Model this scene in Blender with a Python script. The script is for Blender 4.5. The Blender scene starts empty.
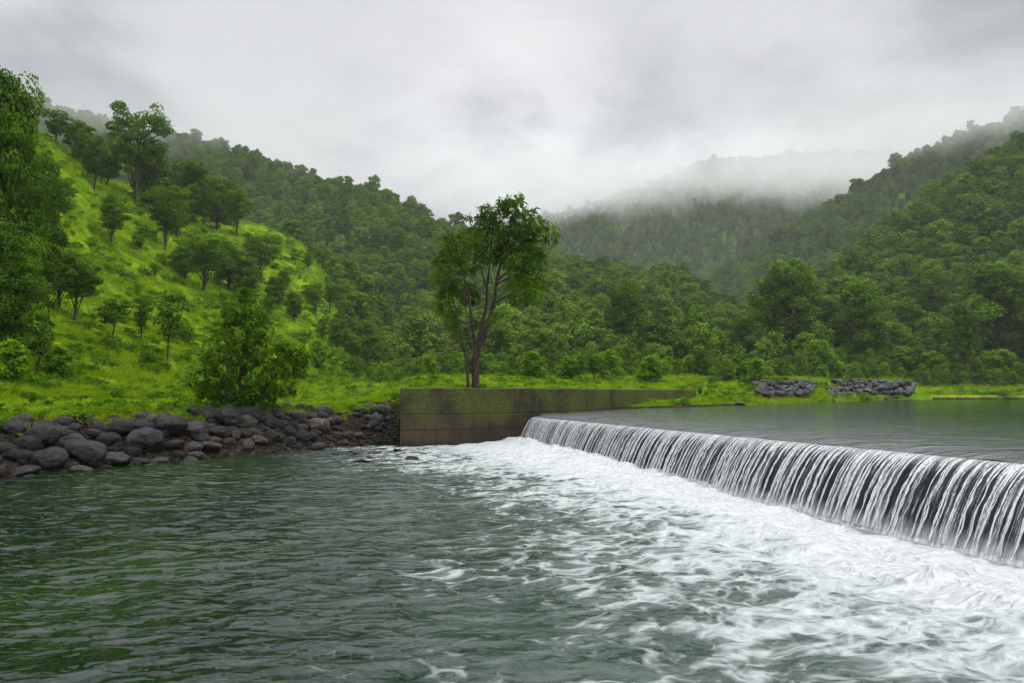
import bpy, math, random
import numpy as np
from mathutils import Vector, Matrix, Euler

random.seed(7)
RNG = np.random.default_rng(7)
scene = bpy.context.scene
COL = scene.collection
PI = math.pi

# ------------------------------------------------------------------ camera model
W, H, F = 1024, 683, 683.0
ZC = 2.4
PITCH = math.atan((393 - 341.5) / F)
FW = np.array([0, math.cos(PITCH), math.sin(PITCH)])
UP = np.array([0, -math.sin(PITCH), math.cos(PITCH)])

def ray(px, py):
    d = FW + np.array([1, 0, 0]) * ((px - 512) / F) + UP * ((341.5 - py) / F)
    return d / d[1]                                   # scaled to unit depth (Y)

def on_plane(px, py, z):
    d = ray(px, py)
    s = (z - ZC) / d[2]
    return np.array([d[0] * s, s, z])

def at_depth(px, py, Y):
    d = ray(px, py)
    return np.array([d[0] * Y, Y, ZC + d[2] * Y])

def zslope(py):
    """dz/dY of the ray of picture row py"""
    return ray(512, py)[2]

def zslope_np(py):
    b = (341.5 - np.asarray(py, float)) / F
    return (FW[2] + UP[2] * b) / (FW[1] + UP[1] * b)

def project(x, y, z):
    v = np.array([x, y, z - ZC])
    dep = v @ FW
    return 512 + F * v[0] / dep, 341.5 - F * (v @ UP) / dep

# ------------------------------------------------------------------ noise
_P = np.random.default_rng(3).permutation(256)
_P = np.concatenate([_P, _P, _P])
_G = np.random.default_rng(4).normal(size=(256, 3))
_G /= np.linalg.norm(_G, axis=1)[:, None]

def pnoise(x, y, z=0.0):
    x, y, z = np.broadcast_arrays(np.asarray(x, float), np.asarray(y, float), np.asarray(z, float))
    xi, yi, zi = np.floor(x).astype(int), np.floor(y).astype(int), np.floor(z).astype(int)
    xf, yf, zf = x - xi, y - yi, z - zi
    fu = lambda t: t * t * t * (t * (t * 6 - 15) + 10)
    u, v, w = fu(xf), fu(yf), fu(zf)
    def g(a, b, c):
        h = _P[_P[_P[(xi + a) & 255] + ((yi + b) & 255)] + ((zi + c) & 255)]
        gr = _G[h]
        return gr[..., 0] * (xf - a) + gr[..., 1] * (yf - b) + gr[..., 2] * (zf - c)
    l = lambda a, b, t: a + (b - a) * t
    return l(l(l(g(0,0,0), g(1,0,0), u), l(g(0,1,0), g(1,1,0), u), v),
             l(l(g(0,0,1), g(1,0,1), u), l(g(0,1,1), g(1,1,1), u), v), w)

def fbm(x, y, z=0.0, o=4, gain=0.5):
    s, a, f = 0, 1.0, 1.0
    for k in range(o):
        s = s + a * pnoise(np.asarray(x) * f + 17.3 * k, np.asarray(y) * f - 9.1 * k, np.asarray(z) * f)
        a *= gain; f *= 2.03
    return s

def sstep(a, b, x):
    t = np.clip((np.asarray(x, float) - a) / (b - a), 0, 1)
    return t * t * (3 - 2 * t)

def seg_dist(x, y, pts):
    d = np.full(np.shape(x), 1e9)
    for (x0, y0), (x1, y1) in zip(pts[:-1], pts[1:]):
        dx, dy = x1 - x0, y1 - y0
        t = np.clip(((x - x0) * dx + (y - y0) * dy) / (dx * dx + dy * dy), 0, 1)
        d = np.minimum(d, np.hypot(x - x0 - t * dx, y - y0 - t * dy))
    return d

def in_poly(x, y, pts):
    c = np.zeros(np.shape(x), bool)
    n = len(pts)
    for i in range(n):
        x0, y0 = pts[i]; x1, y1 = pts[(i + 1) % n]
        if y0 == y1: continue
        c ^= ((y0 > y) != (y1 > y)) & (x < (x1 - x0) * (y - y0) / (y1 - y0) + x0)
    return c

# ------------------------------------------------------------------ object helpers
def link(o, parent=None):
    COL.objects.link(o)
    if parent is not None: o.parent = parent
    return o

def mesh_np(name, v, f, mats=(), smooth=False, attrs=None, midx=None):
    """v (n,3); f list of equal-length faces (m,k) array or a list of such arrays"""
    fs = f if isinstance(f, list) else [f]
    fs = [np.asarray(a, np.int32) for a in fs if len(a)]
    me = bpy.data.meshes.new(name)
    v = np.asarray(v, np.float32)
    me.vertices.add(len(v)); me.vertices.foreach_set('co', v.ravel())
    nl = sum(a.size for a in fs); nf = sum(len(a) for a in fs)
    me.loops.add(nl); me.polygons.add(nf)
    me.loops.foreach_set('vertex_index', np.concatenate([a.ravel() for a in fs]))
    tot = np.concatenate([np.full(len(a), a.shape[1], np.int32) for a in fs])
    st = np.concatenate([[0], np.cumsum(tot)[:-1]]).astype(np.int32)
    me.polygons.foreach_set('loop_start', st)
    me.polygons.foreach_set('use_smooth', np.full(nf, smooth, bool))
    if midx is not None: me.polygons.foreach_set('material_index', np.asarray(midx, np.int32))
    for k, (a, dom) in (attrs or {}).items():
        at = me.attributes.new(k, 'FLOAT', dom)
        at.data.foreach_set('value', np.asarray(a, np.float32))
    for m in mats: me.materials.append(m)
    me.update(calc_edges=True)
    return me

def obj(name, me, parent=None, loc=None):
    o = bpy.data.objects.new(name, me)
    if loc is not None: o.location = loc
    return link(o, parent)

def tag(o, label=None, cat=None, group=None, kind=None):
    if label: o['label'] = label
    if cat: o['category'] = cat
    if group: o['group'] = group
    if kind: o['kind'] = kind
    return o

def empty(name, loc):
    o = bpy.data.objects.new(name, None); o.location = loc; o.empty_display_size = 0.3
    return link(o)

def copy_tree(o):
    c = o.copy(); link(c)
    for k in ('label', 'group'):
        if k in c: del c[k]
    for ch in o.children:
        d = ch.copy(); link(d); d.parent = c
        for g in ch.children:
            e = g.copy(); link(e); e.parent = d
    return c

def grid_faces(nr, nc, keep=None):
    i = np.arange(nr - 1)[:, None] * nc + np.arange(nc - 1)[None, :]
    f = np.stack([i, i + 1, i + nc + 1, i + nc], -1)
    if keep is not None: f = f[keep]
    return f.reshape(-1, 4)

# ------------------------------------------------------------------ materials
def new_mat(name):
    m = bpy.data.materials.new(name); m.use_nodes = True
    nt = m.node_tree; nt.nodes.clear()
    return m, nt

class N:
    """terse node builder"""
    def __init__(s, nt): s.nt = nt
    def __call__(s, typ, ins=None, **props):
        n = s.nt.nodes.new(typ)
        for k, v in props.items(): setattr(n, k, v)
        for k, v in (ins or {}).items():
            if isinstance(v, bpy.types.NodeSocket): s.nt.links.new(v, n.inputs[k])
            else: n.inputs[k].default_value = v
        return n
    def math(s, op, a, b=0.0, c=None, clamp=False):
        n = s.nt.nodes.new('ShaderNodeMath'); n.operation = op; n.use_clamp = clamp
        for i, v in enumerate((a, b, c)):
            if v is None: continue
            if isinstance(v, bpy.types.NodeSocket): s.nt.links.new(v, n.inputs[i])
            else: n.inputs[i].default_value = v
        return n.outputs[0]
    def ss(s, v, a, b):
        n = s('ShaderNodeMapRange', {'Value': v, 'From Min': a, 'From Max': b}, interpolation_type='SMOOTHSTEP')
        return n.outputs[0]
    def mix(s, f, a, b):
        n = s.nt.nodes.new('ShaderNodeMix'); n.data_type = 'RGBA'
        for i, v in ((0, f), (6, a), (7, b)):
            if isinstance(v, bpy.types.NodeSocket): s.nt.links.new(v, n.inputs[i])
            else: n.inputs[i].default_value = v if i == 0 else (*v, 1)
        return n.outputs[2]
    def attr(s, name): return s('ShaderNodeAttribute', attribute_name=name).outputs['Fac']
    def noise(s, vec, scale, detail=4, rough=0.5, dist=0.0):
        return s('ShaderNodeTexNoise', {'Vector': vec, 'Scale': scale, 'Detail': detail, 'Roughness': rough, 'Distortion': dist}).outputs['Fac']
    def mapping(s, vec, sc=(1,1,1), rot=(0,0,0), loc=(0,0,0)):
        return s('ShaderNodeMapping', {'Vector': vec, 'Scale': sc, 'Rotation': rot, 'Location': loc}).outputs[0]
    def out(s, surf=None, vol=None):
        o = s.nt.nodes.new('ShaderNodeOutputMaterial')
        if surf is not None: s.nt.links.new(surf, o.inputs['Surface'])
        if vol is not None: s.nt.links.new(vol, o.inputs['Volume'])
        return o

def leaf_mat(name, dark, light, transl=0.35, rough=0.55, obj_var=0.3, rnd_light=None):
    m, nt = new_mat(name); n = N(nt)
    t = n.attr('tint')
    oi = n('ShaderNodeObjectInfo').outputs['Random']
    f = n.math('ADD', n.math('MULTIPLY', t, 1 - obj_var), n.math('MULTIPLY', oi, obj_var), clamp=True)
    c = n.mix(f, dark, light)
    b = n('ShaderNodeBsdfPrincipled', {'Base Color': c, 'Roughness': rough, 'Specular IOR Level': 0.08})
    tr = n('ShaderNodeBsdfTranslucent', {'Color': n.mix(0.5, (0,0,0), (0,0,0))})
    cc = n('ShaderNodeHueSaturation', {'Color': c, 'Saturation': 1.15, 'Value': 1.5, 'Hue': 0.487})
    nt.links.new(cc.outputs[0], tr.inputs['Color'])
    mx = n('ShaderNodeMixShader', {0: transl, 1: b.outputs[0], 2: tr.outputs[0]})
    n.out(mx.outputs[0])
    return m

def bark_mat(name, a, b):
    m, nt = new_mat(name); n = N(nt)
    pos = n('ShaderNodeTexCoord').outputs['Object']
    mp = n.mapping(pos, (6, 6, 1.2))
    nz = n.noise(mp, 2.0, 6, 0.6)
    c = n.mix(n.ss(nz, 0.35, 0.65), a, b)
    bp = n('ShaderNodeBump', {'Height': nz, 'Strength': 0.6, 'Distance': 0.05})
    s = n('ShaderNodeBsdfPrincipled', {'Base Color': c, 'Roughness': 0.75, 'Normal': bp.outputs[0], 'Specular IOR Level': 0.3})
    n.out(s.outputs[0]); return m

def rock_mat(name, a, b, rough=(0.3, 0.6), warm=None):
    m, nt = new_mat(name); n = N(nt)
    pos = n('ShaderNodeTexCoord').outputs['Object']
    oi = n('ShaderNodeObjectInfo').outputs['Random']
    nz = n.noise(pos, 2.6, 8, 0.62)
    n2 = n.noise(pos, 14, 5, 0.6)
    c = n.mix(n.ss(nz, 0.35, 0.68), a, b)
    hs = n('ShaderNodeHueSaturation', {'Color': c, 'Value': n.math('MULTIPLY_ADD', oi, 1.3, 0.45)})
    r = n('ShaderNodeMapRange', {'Value': n2, 'To Min': rough[0], 'To Max': rough[1], 'From Min': 0.3, 'From Max': 0.7}).outputs[0]
    hgt = n.math('ADD', n.math('MULTIPLY', nz, 0.7), n.math('MULTIPLY', n2, 0.3))
    bp = n('ShaderNodeBump', {'Height': hgt, 'Strength': 0.9, 'Distance': 0.22})
    s = n('ShaderNodeBsdfPrincipled', {'Base Color': hs.outputs[0], 'Roughness': r, 'Normal': bp.outputs[0], 'Specular IOR Level': 0.28})
    n.out(s.outputs[0]); return m

M = {}
M['leaf_slope'] = leaf_mat('slope_tree_leaves', (0.014, 0.052, 0.003), (0.13, 0.25, 0.007), transl=0.16)
M['leaf_dark'] = leaf_mat('dark_tree_leaves', (0.013, 0.050, 0.003), (0.11, 0.23, 0.007), transl=0.18)
M['leaf_bush'] = leaf_mat('bushy_tree_leaves', (0.022, 0.078, 0.004), (0.14, 0.265, 0.007), transl=0.3, obj_var=0.0)
M['leaf_bright'] = leaf_mat('bright_shrub_leaves', (0.045, 0.13, 0.007), (0.17, 0.32, 0.010))
M['leaf_hero'] = leaf_mat('lone_tree_leaves', (0.018, 0.066, 0.005), (0.13, 0.24, 0.010), transl=0.32, obj_var=0.0)
M['leaf_forest'] = leaf_mat('forest_leaves', (0.013, 0.050, 0.004), (0.17, 0.30, 0.009), transl=0.08, obj_var=0.55)
M['grass'] = leaf_mat('grass_blades', (0.082, 0.178, 0.003), (0.235, 0.35, 0.004), transl=0.4, obj_var=0.45)
M['weed'] = leaf_mat('weed_leaves', (0.03, 0.10, 0.005), (0.12, 0.25, 0.008), transl=0.3, obj_var=0.4)
M['bark'] = bark_mat('wet_bark', (0.025, 0.018, 0.013), (0.075, 0.055, 0.04))
M['bark_pale'] = bark_mat('pale_bark', (0.06, 0.042, 0.03), (0.16, 0.11, 0.075))
M['rock_dark'] = rock_mat('wet_dark_basalt', (0.003, 0.003, 0.003), (0.017, 0.0155, 0.0145), (0.22, 0.5))
M['rock_grey'] = rock_mat('grey_basalt', (0.008, 0.0075, 0.007), (0.045, 0.041, 0.037), (0.25, 0.55))
M['rock_brown'] = rock_mat('brown_stone', (0.013, 0.010, 0.0075), (0.072, 0.054, 0.039), (0.3, 0.6))
M['rock_riprap'] = rock_mat('riprap_stone_grey', (0.012, 0.0125, 0.014), (0.085, 0.085, 0.09), (0.4, 0.7))

# ------------------------------------------------------------------ plan of the place
WD = np.array([-0.3207, 0.9472])                      # along the weir, away from the camera
WN = np.array([0.9472, 0.3207])                       # upstream
WC = np.array([8.31, 11.4])                           # a crest point at the picture's right edge
HW = 1.33                                             # pond level
U0, U1 = -16.0, 22.75
LEFT_BANK = [(-60, -30), (-34, -8), (-24, 4), (-18.2, 12.5), (-14.6, 19.0), (-13.0, 21.6), (-11.3, 25.0), (-9.0, 28.6), (-7.0, 31.2), (-5.0, 31.9)]
WALL = [(-5.0, 30.6), (-2.2, 32.05), (1.0, 33.75), (2.8, 36.0), (4.9, 40.2), (7.6, 46.5), (10.6, 52.6), (13.6, 57.8), (16.8, 62.6)]
SHORE = [(5.4, 40.6), (9.6, 46), (13.7, 50), (20.7, 59), (32.7, 73), (45, 88), (60.7, 108), (84, 113), (130, 118), (240, 124)]
WALL_TOP = 2.64
_w = np.array(WALL); _t = np.gradient(_w, axis=0); _t /= np.linalg.norm(_t, axis=1)[:, None]
WALL_MID = [tuple(p) for p in _w + 0.5 * np.stack([-_t[:, 1], _t[:, 0]], -1)]
RIVER = LEFT_BANK + WALL_MID[:4] + [(9.5, 38), tuple(WC + WD * U0), (20, -60), (-60, -60)]
POND = [tuple(WC + WD * U1), WALL_MID[3], WALL_MID[4]] + SHORE[1:] + [(240, -20), tuple(WC + WD * U0)]

def _ip(px, tab): return np.interp(px, [a for a, _ in tab], [b for _, b in tab])

HILLS = [   # foot depth, ridge depth, picture row of the bare ridge, curve, back slope; all by picture column
  dict(foot=[(-900,16),(-300,19),(0,25),(100,31),(200,40),(300,56),(350,75),(420,110)],
       ridge=[(-900,75),(-300,80),(0,92),(60,108),(100,124),(200,170),(300,205),(350,215),(420,220)],
       row=[(-900,-260),(-300,-10),(0,128),(60,155),(100,183),(150,203),(200,216),(250,226),(300,246),(340,285),(375,340),(410,384),(450,402)], back=0.25, zf=2.0, p=1.12),
  dict(foot=[(-300,150),(200,210),(350,190),(400,150),(500,112),(600,104),(700,115),(760,125),(860,150)],
       ridge=[(-300,430),(0,430),(200,420),(400,380),(545,330),(620,300),(700,270),(800,215),(860,200)],
       row=[(-300,70),(0,112),(130,136),(180,147),(260,169),(330,190),(400,216),(470,245),(545,264),(620,284),(700,302),(745,325),(800,356),(860,385)], back=0.35, zf=4.0, p=1.25),
  dict(foot=[(0,520),(1024,520)], ridge=[(0,980),(550,960),(700,930),(860,940),(1100,950)],
       row=[(0,250),(350,250),(450,238),(550,222),(600,204),(700,170),(800,153),(860,158),(950,152),(1100,145)], back=0.5, zf=6.0, p=1.3),
  dict(foot=[(600,170),(700,135),(760,128),(860,124),(1024,136),(1400,150)],
       ridge=[(600,250),(700,250),(830,260),(930,270),(1024,285),(1400,300)],
       row=[(600,420),(660,395),(700,350),(760,324),(830,286),(880,250),(930,219),(1024,154),(1200,60),(1500,-60)], back=0.3, zf=4.5, p=1.2),
  dict(foot=[(600,300),(1400,300)], ridge=[(600,560),(720,560),(900,540),(1024,530),(1400,520)],
       row=[(560,390),(640,350),(720,284),(800,231),(860,197),(900,174),(960,147),(1000,133),(1100,110),(1400,40)], back=0.4, zf=5.0, p=1.15),
]

def terrain(x, y, detail=True):
    x = np.asarray(x, float); y = np.asarray(y, float)
    Y = np.maximum(y, 2.0)
    px = 512 + F * x / Y
    river = in_poly(x, y, RIVER); pond = in_poly(x, y, POND)
    dl = seg_dist(x, y, LEFT_BANK); ds = seg_dist(x, y, SHORE)
    # low land: left grass bank 1.75, terrace behind the wall 2.5
    cap = 1.72 + 0.85 * sstep(-8.5, -4.0, x + 0.12 * (y - 32))
    zl = np.interp(dl, [0, 0.6, 1.8, 3.3, 4.2, 9, 20], [-0.15, 0.25, 0.95, 1.5, 1.72, 1.78, 1.95])
    zl = zl * cap / 1.72
    heap = sstep(745, 760, px) * (1 - sstep(905, 922, px))
    zs = np.interp(ds, [0, 1.0, 4.0, 9, 16, 30], [1.28, 1.42, 1.62, 2.3, 3.0, 3.6])
    zs2 = np.interp(ds, [0, 2.0, 4.0, 8.5, 12, 30], [1.28, 1.5, 1.75, 3.7, 3.8, 4.0])
    zs = zs + (zs2 - zs) * heap
    side = sstep(-3, 14, x - 0.27 * (y - 40))          # 0 left bank, 1 pond side
    wall_d = seg_dist(x, y, WALL)
    far = np.clip(Y - 36, 0, 90) * 0.021
    base = np.where(x < -4.5, zl, np.maximum(zl, 2.5)) + far
    front = (ds < 40) & (x > 5) & (seg_dist(x, y, SHORE) < 7) & (px < 700)
    behind = in_poly(x, y, WALL_MID + [(19.5, 70), (38, 130), (-5, 130)])
    cappx = (1 - sstep(690, 735, px)) * (1 - sstep(8, 14, ds))
    zs = zs + (np.minimum(zs, 1.58) - zs) * cappx
    base = np.where(behind, 2.5 + np.maximum(base - 2.5, 0.02) * sstep(0.8, 16.0, wall_d), base)
    zr = zs + far * 0.35 * (1 - cappx) * sstep(0.5, 12, ds)
    land = np.where(behind, base * 1.0, np.where((px > 560) & ~((px < 690) & (Y > 70)), zr, base))
    if detail:
        land = land + 0.10 * fbm(x * 0.35, y * 0.35, 1.0, 3) * sstep(1.0, 4.0, np.minimum(dl, ds))
    # hills
    hz = np.full(x.shape, -50.0)
    for i, h in enumerate(HILLS):
        ft, rd = _ip(px, h['foot']), _ip(px, h['ridge'])
        zr_ = ZC + zslope_np(_ip(px, h['row'])) * rd
        s = (Y - ft) / (rd - ft)
        sc = np.clip(s, 0, 1)
        prof = h['zf'] + (zr_ - h['zf']) * (0.55 * sc ** h['p'] + 0.45 * np.sin(sc * PI / 2) ** 2 * (0.7 + 0.3 * sc))
        prof = np.where(s > 1, zr_ - (s - 1) * h['back'] * np.maximum(zr_, 5) , prof)
        prof = np.where(s < 0, -50, prof)
        if detail:
            amp = np.clip((Y - ft) * 0.05, 0, rd * 0.022)
            prof = prof + amp * fbm(x / (rd * 0.16), y / (rd * 0.16), i * 3.1, 4)
            prof = prof + np.clip((Y - ft) * .025, 0, .55) * fbm(x * 0.22, y * 0.22, 5 + i, 3)
        hz = np.maximum(hz, prof)
    k = 0.8
    z = np.maximum(land, hz) + np.where(np.abs(land - hz) < 3 * k, k * 0.25 * np.maximum(0, 1 - np.abs(land - hz) / (3 * k)) ** 2, 0)
    bed_r = np.interp(dl, [0, 1, 3, 6], [-0.15, -0.35, -0.8, -1.3])
    bed_p = np.interp(ds, [0, 2, 6], [1.27, 0.9, 0.0])
    z = np.where(river, np.minimum(bed_r, 0), z)
    z = np.where(pond & ~behind, bed_p, z)
    return z

def ground_hit(px, py, y0=14.0, y1=1100.0):
    t = (px - 512) / F
    d = ray(px, py)
    Ys = np.geomspace(y0, y1, 1500)
    zt = terrain(d[0] * Ys, Ys)
    zt = np.where(in_poly(d[0] * Ys, Ys, RIVER) | in_poly(d[0] * Ys, Ys, POND), -9, zt)
    hit = np.nonzero(zt >= ZC + d[2] * Ys)[0]
    if len(hit) == 0: return None
    Y = Ys[hit[0]]
    return np.array([d[0] * Y, Y, float(zt[hit[0]])])

# ------------------------------------------------------------------ ground sheet
ts = np.concatenate([np.linspace(-2.6, -0.86, 110, endpoint=False), np.linspace(-0.86, 0.86, 470, endpoint=False), np.linspace(0.86, 2.6, 110)])
Ys = np.concatenate([np.geomspace(2.5, 16, 50, endpoint=False), np.geomspace(16, 130, 230, endpoint=False), np.geomspace(130, 1500, 190)])
T, YY = np.meshgrid(ts, Ys)
GX, GY = T * YY, YY
GZ = terrain(GX, GY)
PXG = 512 + F * T
# forest cover (0 open grass, 1 closed forest)
def cover(x, y):
    Y = np.maximum(np.asarray(y, float), 2.0); px = 512 + F * np.asarray(x) / Y
    n = fbm(np.asarray(x) / 60, Y / 60, 2.2, 3)
    foot2 = np.interp(px, [0, 250, 300, 325, 345, 365, 420, 500, 600, 700, 760, 860, 1100], [225, 220, 205, 185, 136, 118, 114, 108, 106, 110, 114, 124, 140])
    c = sstep(-2, 20, Y - foot2)
    clear = np.exp(-(((px - 897 - (Y - 470) * 0.25) / 24) ** 2)) * sstep(360, 400, Y) * (1 - sstep(480, 515, Y)) * (px > 800)
    far = sstep(500, 560, Y) * sstep(0.12, 0.32, fbm(np.asarray(x) / 45, Y / 45, 8.0, 3))
    return np.clip(c * (1 - 0.6 * clear) * (1 - 0.5 * far), 0, 1)
COV = cover(GX, GY)
dl = seg_dist(GX, GY, LEFT_BANK); ds = seg_dist(GX, GY, SHORE)
mud = np.maximum(1 - sstep(2.6, 3.7, dl + 0.8 * fbm(GX * .7, GY * .7, 4, 3)),
                 (1 - sstep(0.1 + 1.2 * (PXG < 735), 0.9 + 1.6 * (PXG < 735), ds + 1.4 * fbm(GX * .3, GY * .3, 3, 3))) * (GX > 4) * (PXG < 740))
heapx = np.maximum(sstep(752, 758, PXG) * (1 - sstep(808, 816, PXG)), sstep(826, 832, PXG) * (1 - sstep(908, 916, PXG)))
mud = mud * ~in_poly(GX, GY, WALL_MID + [(19.5, 70), (38, 130), (-5, 130)]) * 1.0
mud = np.maximum(mud, 0.9 * heapx * (ds < 8.5 + fbm(GX * .4, GY * .4, 5, 2)) * (ds > 2.5))
mud = np.maximum(mud, in_poly(GX, GY, RIVER) | in_poly(GX, GY, POND))

def ground_mat():
    m, nt = new_mat('ground_grass_and_soil'); n = N(nt)
    pos = n('ShaderNodeNewGeometry').outputs['Position']
    n1 = n.noise(pos, 0.35, 6, 0.6); n2 = n.noise(pos, 3.0, 5, 0.65); n3 = n.noise(pos, 0.05, 4, 0.5)
    g = n.mix(n.ss(n1, 0.35, 0.68), (0.075, 0.168, 0.003), (0.20, 0.30, 0.004))
    g = n.mix(n.math('MULTIPLY', n.ss(n2, 0.42, 0.7), 0.6), g, (0.055, 0.14, 0.004))
    g = n.mix(n.math('MULTIPLY', n.ss(n3, 0.45, 0.7), 0.4), g, (0.15, 0.245, 0.005))
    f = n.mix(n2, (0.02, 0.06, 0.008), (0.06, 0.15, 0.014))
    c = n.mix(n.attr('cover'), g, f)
    s = n.mix(n2, (0.008, 0.006, 0.004), (0.045, 0.03, 0.019))
    c = n.mix(n.ss(n.math('ADD', n.attr('mud'), n.math('MULTIPLY', n.math('SUBTRACT', n2, 0.5), 0.7)), 0.35, 0.6), c, s)
    bp = n('ShaderNodeBump', {'Height': n.noise(pos, 2.2, 6, 0.7), 'Strength': 0.9, 'Distance': 0.35})
    b = n('ShaderNodeBsdfPrincipled', {'Base Color': c, 'Roughness': 0.95, 'Specular IOR Level': 0.04, 'Normal': bp.outputs[0]})
    n.out(b.outputs[0]); return m

gme = mesh_np('ground', np.stack([GX, GY, GZ], -1).reshape(-1, 3), grid_faces(len(Ys), len(ts)), [ground_mat()], True,
              {'cover': (COV.ravel(), 'POINT'), 'mud': (mud.ravel().astype(float), 'POINT')})
tag(obj('ground', gme), kind='structure')
# bed of the river behind and beside the viewpoint
bed = mesh_np('riverbed', np.array([[-220, -160, -1.5], [220, -160, -1.5], [220, 60, -1.5], [-220, 60, -1.5]], float), np.array([[0, 1, 2, 3]]), [gme.materials[0]])
tag(obj('riverbed', bed), kind='structure')

# ------------------------------------------------------------------ lower water
def weir_uw(x, y):
    dx, dy = x - WC[0], y - WC[1]
    return dx * WD[0] + dy * WD[1], -(dx * WN[0] + dy * WN[1])      # along, downstream distance

def reach(u):                                         # how far the sheet lands from the crest
    return np.interp(u, [-16, 0, 23], [1.2, 1.15, 0.75])

def water_mat():
    m, nt = new_mat('river_water'); n = N(nt)
    pos = n('ShaderNodeNewGeometry').outputs['Position']
    fo = n.attr('foam'); mk = n.attr('milk')
    # flow-aligned, domain-warped coordinates
    flow = n.mapping(pos, (1, 1, 0), (0, 0, -math.radians(18)))
    wv = n('ShaderNodeTexNoise', {'Vector': flow, 'Scale': 0.8, 'Detail': 3.0}).outputs['Color']
    wsub = n('ShaderNodeVectorMath', {0: wv, 1: (0.5, 0.5, 0.5)}, operation='SUBTRACT').outputs[0]
    wsc = n('ShaderNodeVectorMath', {0: wsub, 1: (1.3, 1.0, 0)}, operation='MULTIPLY').outputs[0]
    wp = n('ShaderNodeVectorMath', {0: flow, 1: wsc}, operation='ADD').outputs[0]
    wpm = n.mapping(wp, (0.8, 1.25, 1))
    nz = n.noise(wpm, 1.6, 8, 0.62, 0.6)
    nf = n.noise(wpm, 9.0, 6, 0.65)
    def ridge(sc, det, dist, k):
        a = n.noise(wpm, sc, det, 0.5, dist)
        r = n.math('SUBTRACT', 1.0, n.math('MULTIPLY', n.math('ABSOLUTE', n.math('SUBTRACT', a, 0.5)), k), clamp=True)
        return n.math('POWER', r, 1.6)
    v1 = n('ShaderNodeTexVoronoi', {'Vector': wpm, 'Scale': 2.4}, feature='DISTANCE_TO_EDGE').outputs['Distance']
    v2 = n('ShaderNodeTexVoronoi', {'Vector': wpm, 'Scale': 5.5}, feature='DISTANCE_TO_EDGE').outputs['Distance']
    l1 = n.math('SUBTRACT', 1.0, n.ss(v1, 0.0, 0.22)); l2 = n.math('SUBTRACT', 1.0, n.ss(v2, 0.0, 0.25))
    R = n.math('ADD', n.math('MULTIPLY', ridge(0.85, 2, 0.15, 5.0), 0.40), n.math('ADD', n.math('MULTIPLY', ridge(2.1, 3, 0.2, 5.0), 0.24), n.math('ADD', n.math('MULTIPLY', l1, 0.22), n.math('MULTIPLY', l2, 0.14))))
    R = n.math('ADD', R, n.math('MULTIPLY', n.math('SUBTRACT', nf, 0.5), 0.35))
    R = n.math('ADD', R, n.math('MULTIPLY', n.math('SUBTRACT', nz, 0.5), 0.55))
    val = n.math('ADD', R, fo)
    mask = n.math('MULTIPLY', n.ss(val, 0.76, 1.22), 0.96)
    # water colour: clear green, turning milky where air is mixed in
    green = n.mix(n.ss(n.noise(pos, 0.12, 3), 0.4, 0.65), (0.002, 0.010, 0.004), (0.009, 0.028, 0.003))
    milky = n.mix(n.ss(nz, 0.3, 0.7), (0.016, 0.034, 0.027), (0.070, 0.098, 0.086))
    wc = n.mix(mk, green, milky)
    mp = n.mapping(pos, (1.0, 2.0, 1), (0, 0, math.radians(-14)))
    b1 = n.noise(mp, 1.05, 2, 0.5, 0.5); b2 = n.noise(mp, 3.1, 2, 0.5, 0.4)
    bh = n.math('ADD', n.math('MULTIPLY', b1, 0.62), n.math('MULTIPLY', b2, 0.24))
    bp = n('ShaderNodeBump', {'Height': bh, 'Strength': 1.0, 'Distance': 0.20})
    wtr = n('ShaderNodeBsdfPrincipled', {'Base Color': wc, 'Roughness': 0.04, 'IOR': 1.40, 'Normal': bp.outputs[0]})
    fb = n('ShaderNodeBump', {'Height': val, 'Strength': 0.8, 'Distance': 0.16})
    fc = n.mix(n.math('MULTIPLY', n.ss(val, 0.95, 1.6), n.ss(nf, 0.2, 0.75)), (0.32, 0.355, 0.35), (0.59, 0.61, 0.61))
    foam = n('ShaderNodeBsdfPrincipled', {'Base Color': fc, 'Roughness': 0.6, 'Normal': fb.outputs[0], 'Specular IOR Level': 0.3})
    mx = n('ShaderNodeMixShader', {0: mask, 1: wtr.outputs[0], 2: foam.outputs[0]})
    n.out(mx.outputs[0]); return m

tw = np.concatenate([np.linspace(-3.5, -0.85, 60, endpoint=False), np.linspace(-0.85, 0.85, 560, endpoint=False), np.linspace(0.85, 3.5, 60)])
yw = np.geomspace(3.0, 37.5, 440)
T2, Y2 = np.meshgrid(tw, yw)
WX, WY = T2 * Y2, Y2
uu, dd = weir_uw(WX, WY)
db = dd - reach(uu)
big = fbm(WX * 0.22, WY * 0.22, 6.0, 4)
edge = 8.9 + 1.6 * (1 - sstep(-4, 6, uu)) + 3.2 * fbm(uu * 0.18, 0.0, 3.3, 3) + 0.9 * sstep(8, 20, uu)
foam = 0.10 + 0.76 * (1 - sstep(0.0, 1.0, db / edge)) + 0.30 * big
foam = foam + 0.42 * (1 - sstep(0.5, 4.2, db + 1.2 * big))
foam -= 0.62 * sstep(0.86, 1.22, db / edge)
foam += 0.10 * (1 - sstep(9, 13.0, db)) * sstep(12, 19, uu)
milk = np.clip(1 - sstep(3, 13.5, db + 3.0 * big), 0, 1) * 0.95
turb = 1 - sstep(1.0, 9.0, db)
rx, ry = WX * 0.966 + WY * 0.259, -WX * 0.259 + WY * 0.966
WZ = 0.044 * (0.5 - 2.0 * np.abs(fbm(rx * 0.75, ry * 1.5, 0.5, 2))) + 0.03 * fbm(rx * 1.7, ry * 3.6, 2.5, 3) + 0.05 * fbm(WX * .25, WY * .4, 9, 2)
WZ += turb * (0.15 * fbm(WX * 0.8, WY * 0.9, 2.0, 5, 0.55))
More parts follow.
